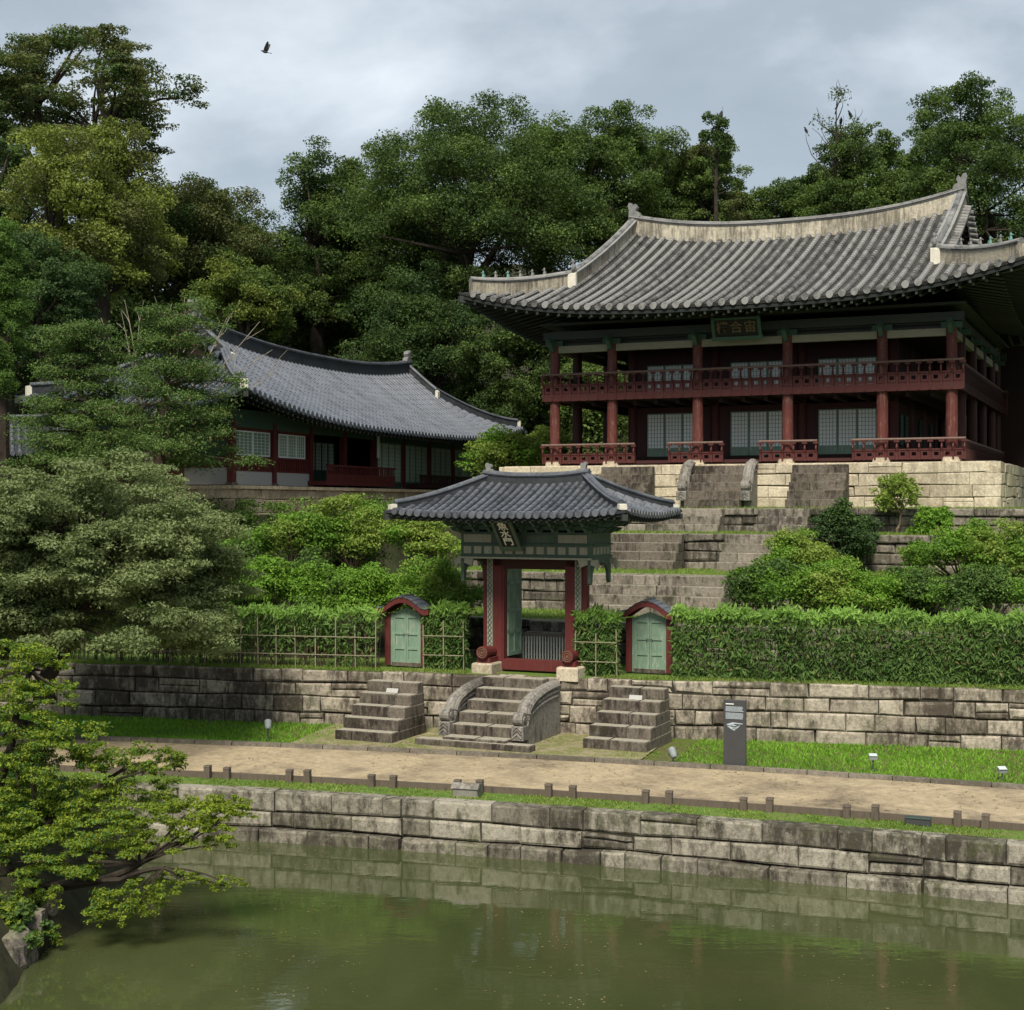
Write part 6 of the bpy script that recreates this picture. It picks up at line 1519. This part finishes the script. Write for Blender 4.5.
leaves('crown', [M['lf_front'], M['lf_front_cool']], root, sc, sr, 100000, .064, 802, 2.1, .75, .7, .8,
       mi_fn=lambda p, r_: (p[:, 0] + O[0] < -6.4 + .8 * r_.normal(size=len(p))) & (r_.random(len(p)) < .3))
shrub('dark leafy shrub on the bank behind the trunk of the overhanging pond tree', 20, 735, 905, 62, 29.5, 'lf_shrub_dark', 12000, .09, 903, n_cl=16, mats2='lf_front_cool')
tree('broadleaf_tree', 'tall unseen tree added outside the left picture edge to shade the terrace wall', -330, 250, 640, 190, 33, 'lf_dark', 14000, .16, 904, n_cl=30, base_z=1.0)  # added out of view to throw shade on the left terrace wall
# bank-side undergrowth
shrub('fern-like undergrowth hanging over the rocks at the bottom left', 10, 892, 962, 34, 25.0, 'lf_shrub_dark', 2600, .11, 901, n_cl=9, mats2='lf_front', fill=.2)

# ------------------------------------------------------------------ ground cover and thickets nobody could count
def cover(name, n, region, hmax, leaf, mats, seed, k_clump, r_clump):
    rg = np.random.default_rng(seed); cen = []; rad = []
    while len(cen) < k_clump:
        x, y = region(rg)
        h = hmax * rg.uniform(.1, 1); r = r_clump * rg.uniform(.6, 1.4); cen.append((x, y, H(x, y) + h * .6)); rad.append((r, r, max(.25, h * .55)))
    o = leaves(name, mats, None, cen, rad, n, leaf, seed, 1.8, .7, .7, .7, mi_fn=lambda p, r_: r_.integers(0, len(mats), len(p)))
    return tag(o, kind='stuff')
def reg_uv(u0, u1, v0, v1):
    def f(rg): u, v = rg.uniform(u0, u1), rg.uniform(v0, v1); x, y, _ = GP(u, v); return x, y
    return f
cover('woodland_undergrowth', 60000, reg_uv(-60, 34, 40.5, 50), 5.5, .26, [M['lf_dark'], M['lf_mid']], 951, 260, 1.7)
cover('woodland_undergrowth', 30000, reg_uv(-60, 40, 50, 72), 6, .34, [M['lf_dark']], 952, 220, 2.4)
def slope(rg):
    while True:
        s, o = rg.uniform(-34, -5.2), rg.uniform(13.6, 23.5); x, y, _ = LP(s, o); u, v = to_g(x, y)
        if u < -6.3: return x, y
cover('slope_undergrowth', 60000, slope, .8, .12, [M['lf_shrub_dark'], M['lf_shrub'], M['lf_mid']], 953, 420, .6)

def flakes(name, n, s0, s1, o0, o1, z, size, mat, seed, mask=None):
    rg = np.random.default_rng(seed); s = rg.uniform(s0, s1, n); off = rg.uniform(o0, o1, n); th = np.interp(s, _S, _TH)
    x = np.interp(s, _S, _LX) + off * np.sin(th); y = np.interp(s, _S, _LY) + off * np.cos(th)
    if mask is not None: k = mask(x, y, rg); x, y = x[k], y[k]; n = len(x)
    an = rg.uniform(0, 6.283, n); L = size * rg.uniform(.4, 1.4, n); W = L * .5; zz = z + .012 * rg.random(n)
    v = np.empty((n, 4, 3)); c, s_ = np.cos(an), np.sin(an)
    v[:, 0] = np.stack([x - c * L, y - s_ * L, zz], 1); v[:, 1] = np.stack([x - s_ * W, y + c * W, zz + .004], 1); v[:, 2] = np.stack([x + c * L, y + s_ * L, zz], 1); v[:, 3] = np.stack([x + s_ * W, y - c * W, zz + .006], 1)
    return tag(mesh_obj(name, v.reshape(-1, 3), np.arange(n * 4), np.arange(n) * 4, np.full(n, 4), [mat]), kind='stuff')
M['litter'] = m_leaf('fallen_leaf', (0.1, 0.075, 0.035), (0.22, 0.17, 0.07), 0.0)
flakes('leaf_litter', 2600, -18, 18, 1.75, 6.1, 1.066, .035, M['litter'], 971, lambda x, y, rg: rg.random(len(x)) < np.clip(.35 + .4 * np.sin(x * 1.7 + y) , .08, 1))
flakes('step_litter', 900, -9, 3, 6.4, 9, 1.135, .03, M['litter'], 972)
flakes('floating_scum', 5200, -12, 14, -11, -.3, .004, .022, M['litter'], 973, lambda x, y, rg: rg.random(len(x)) < np.clip(np.sin(x * .9 + y * 2.1) * np.sin(y * 1.9 - x * .4) * 1.3 - .25, .015, 1))
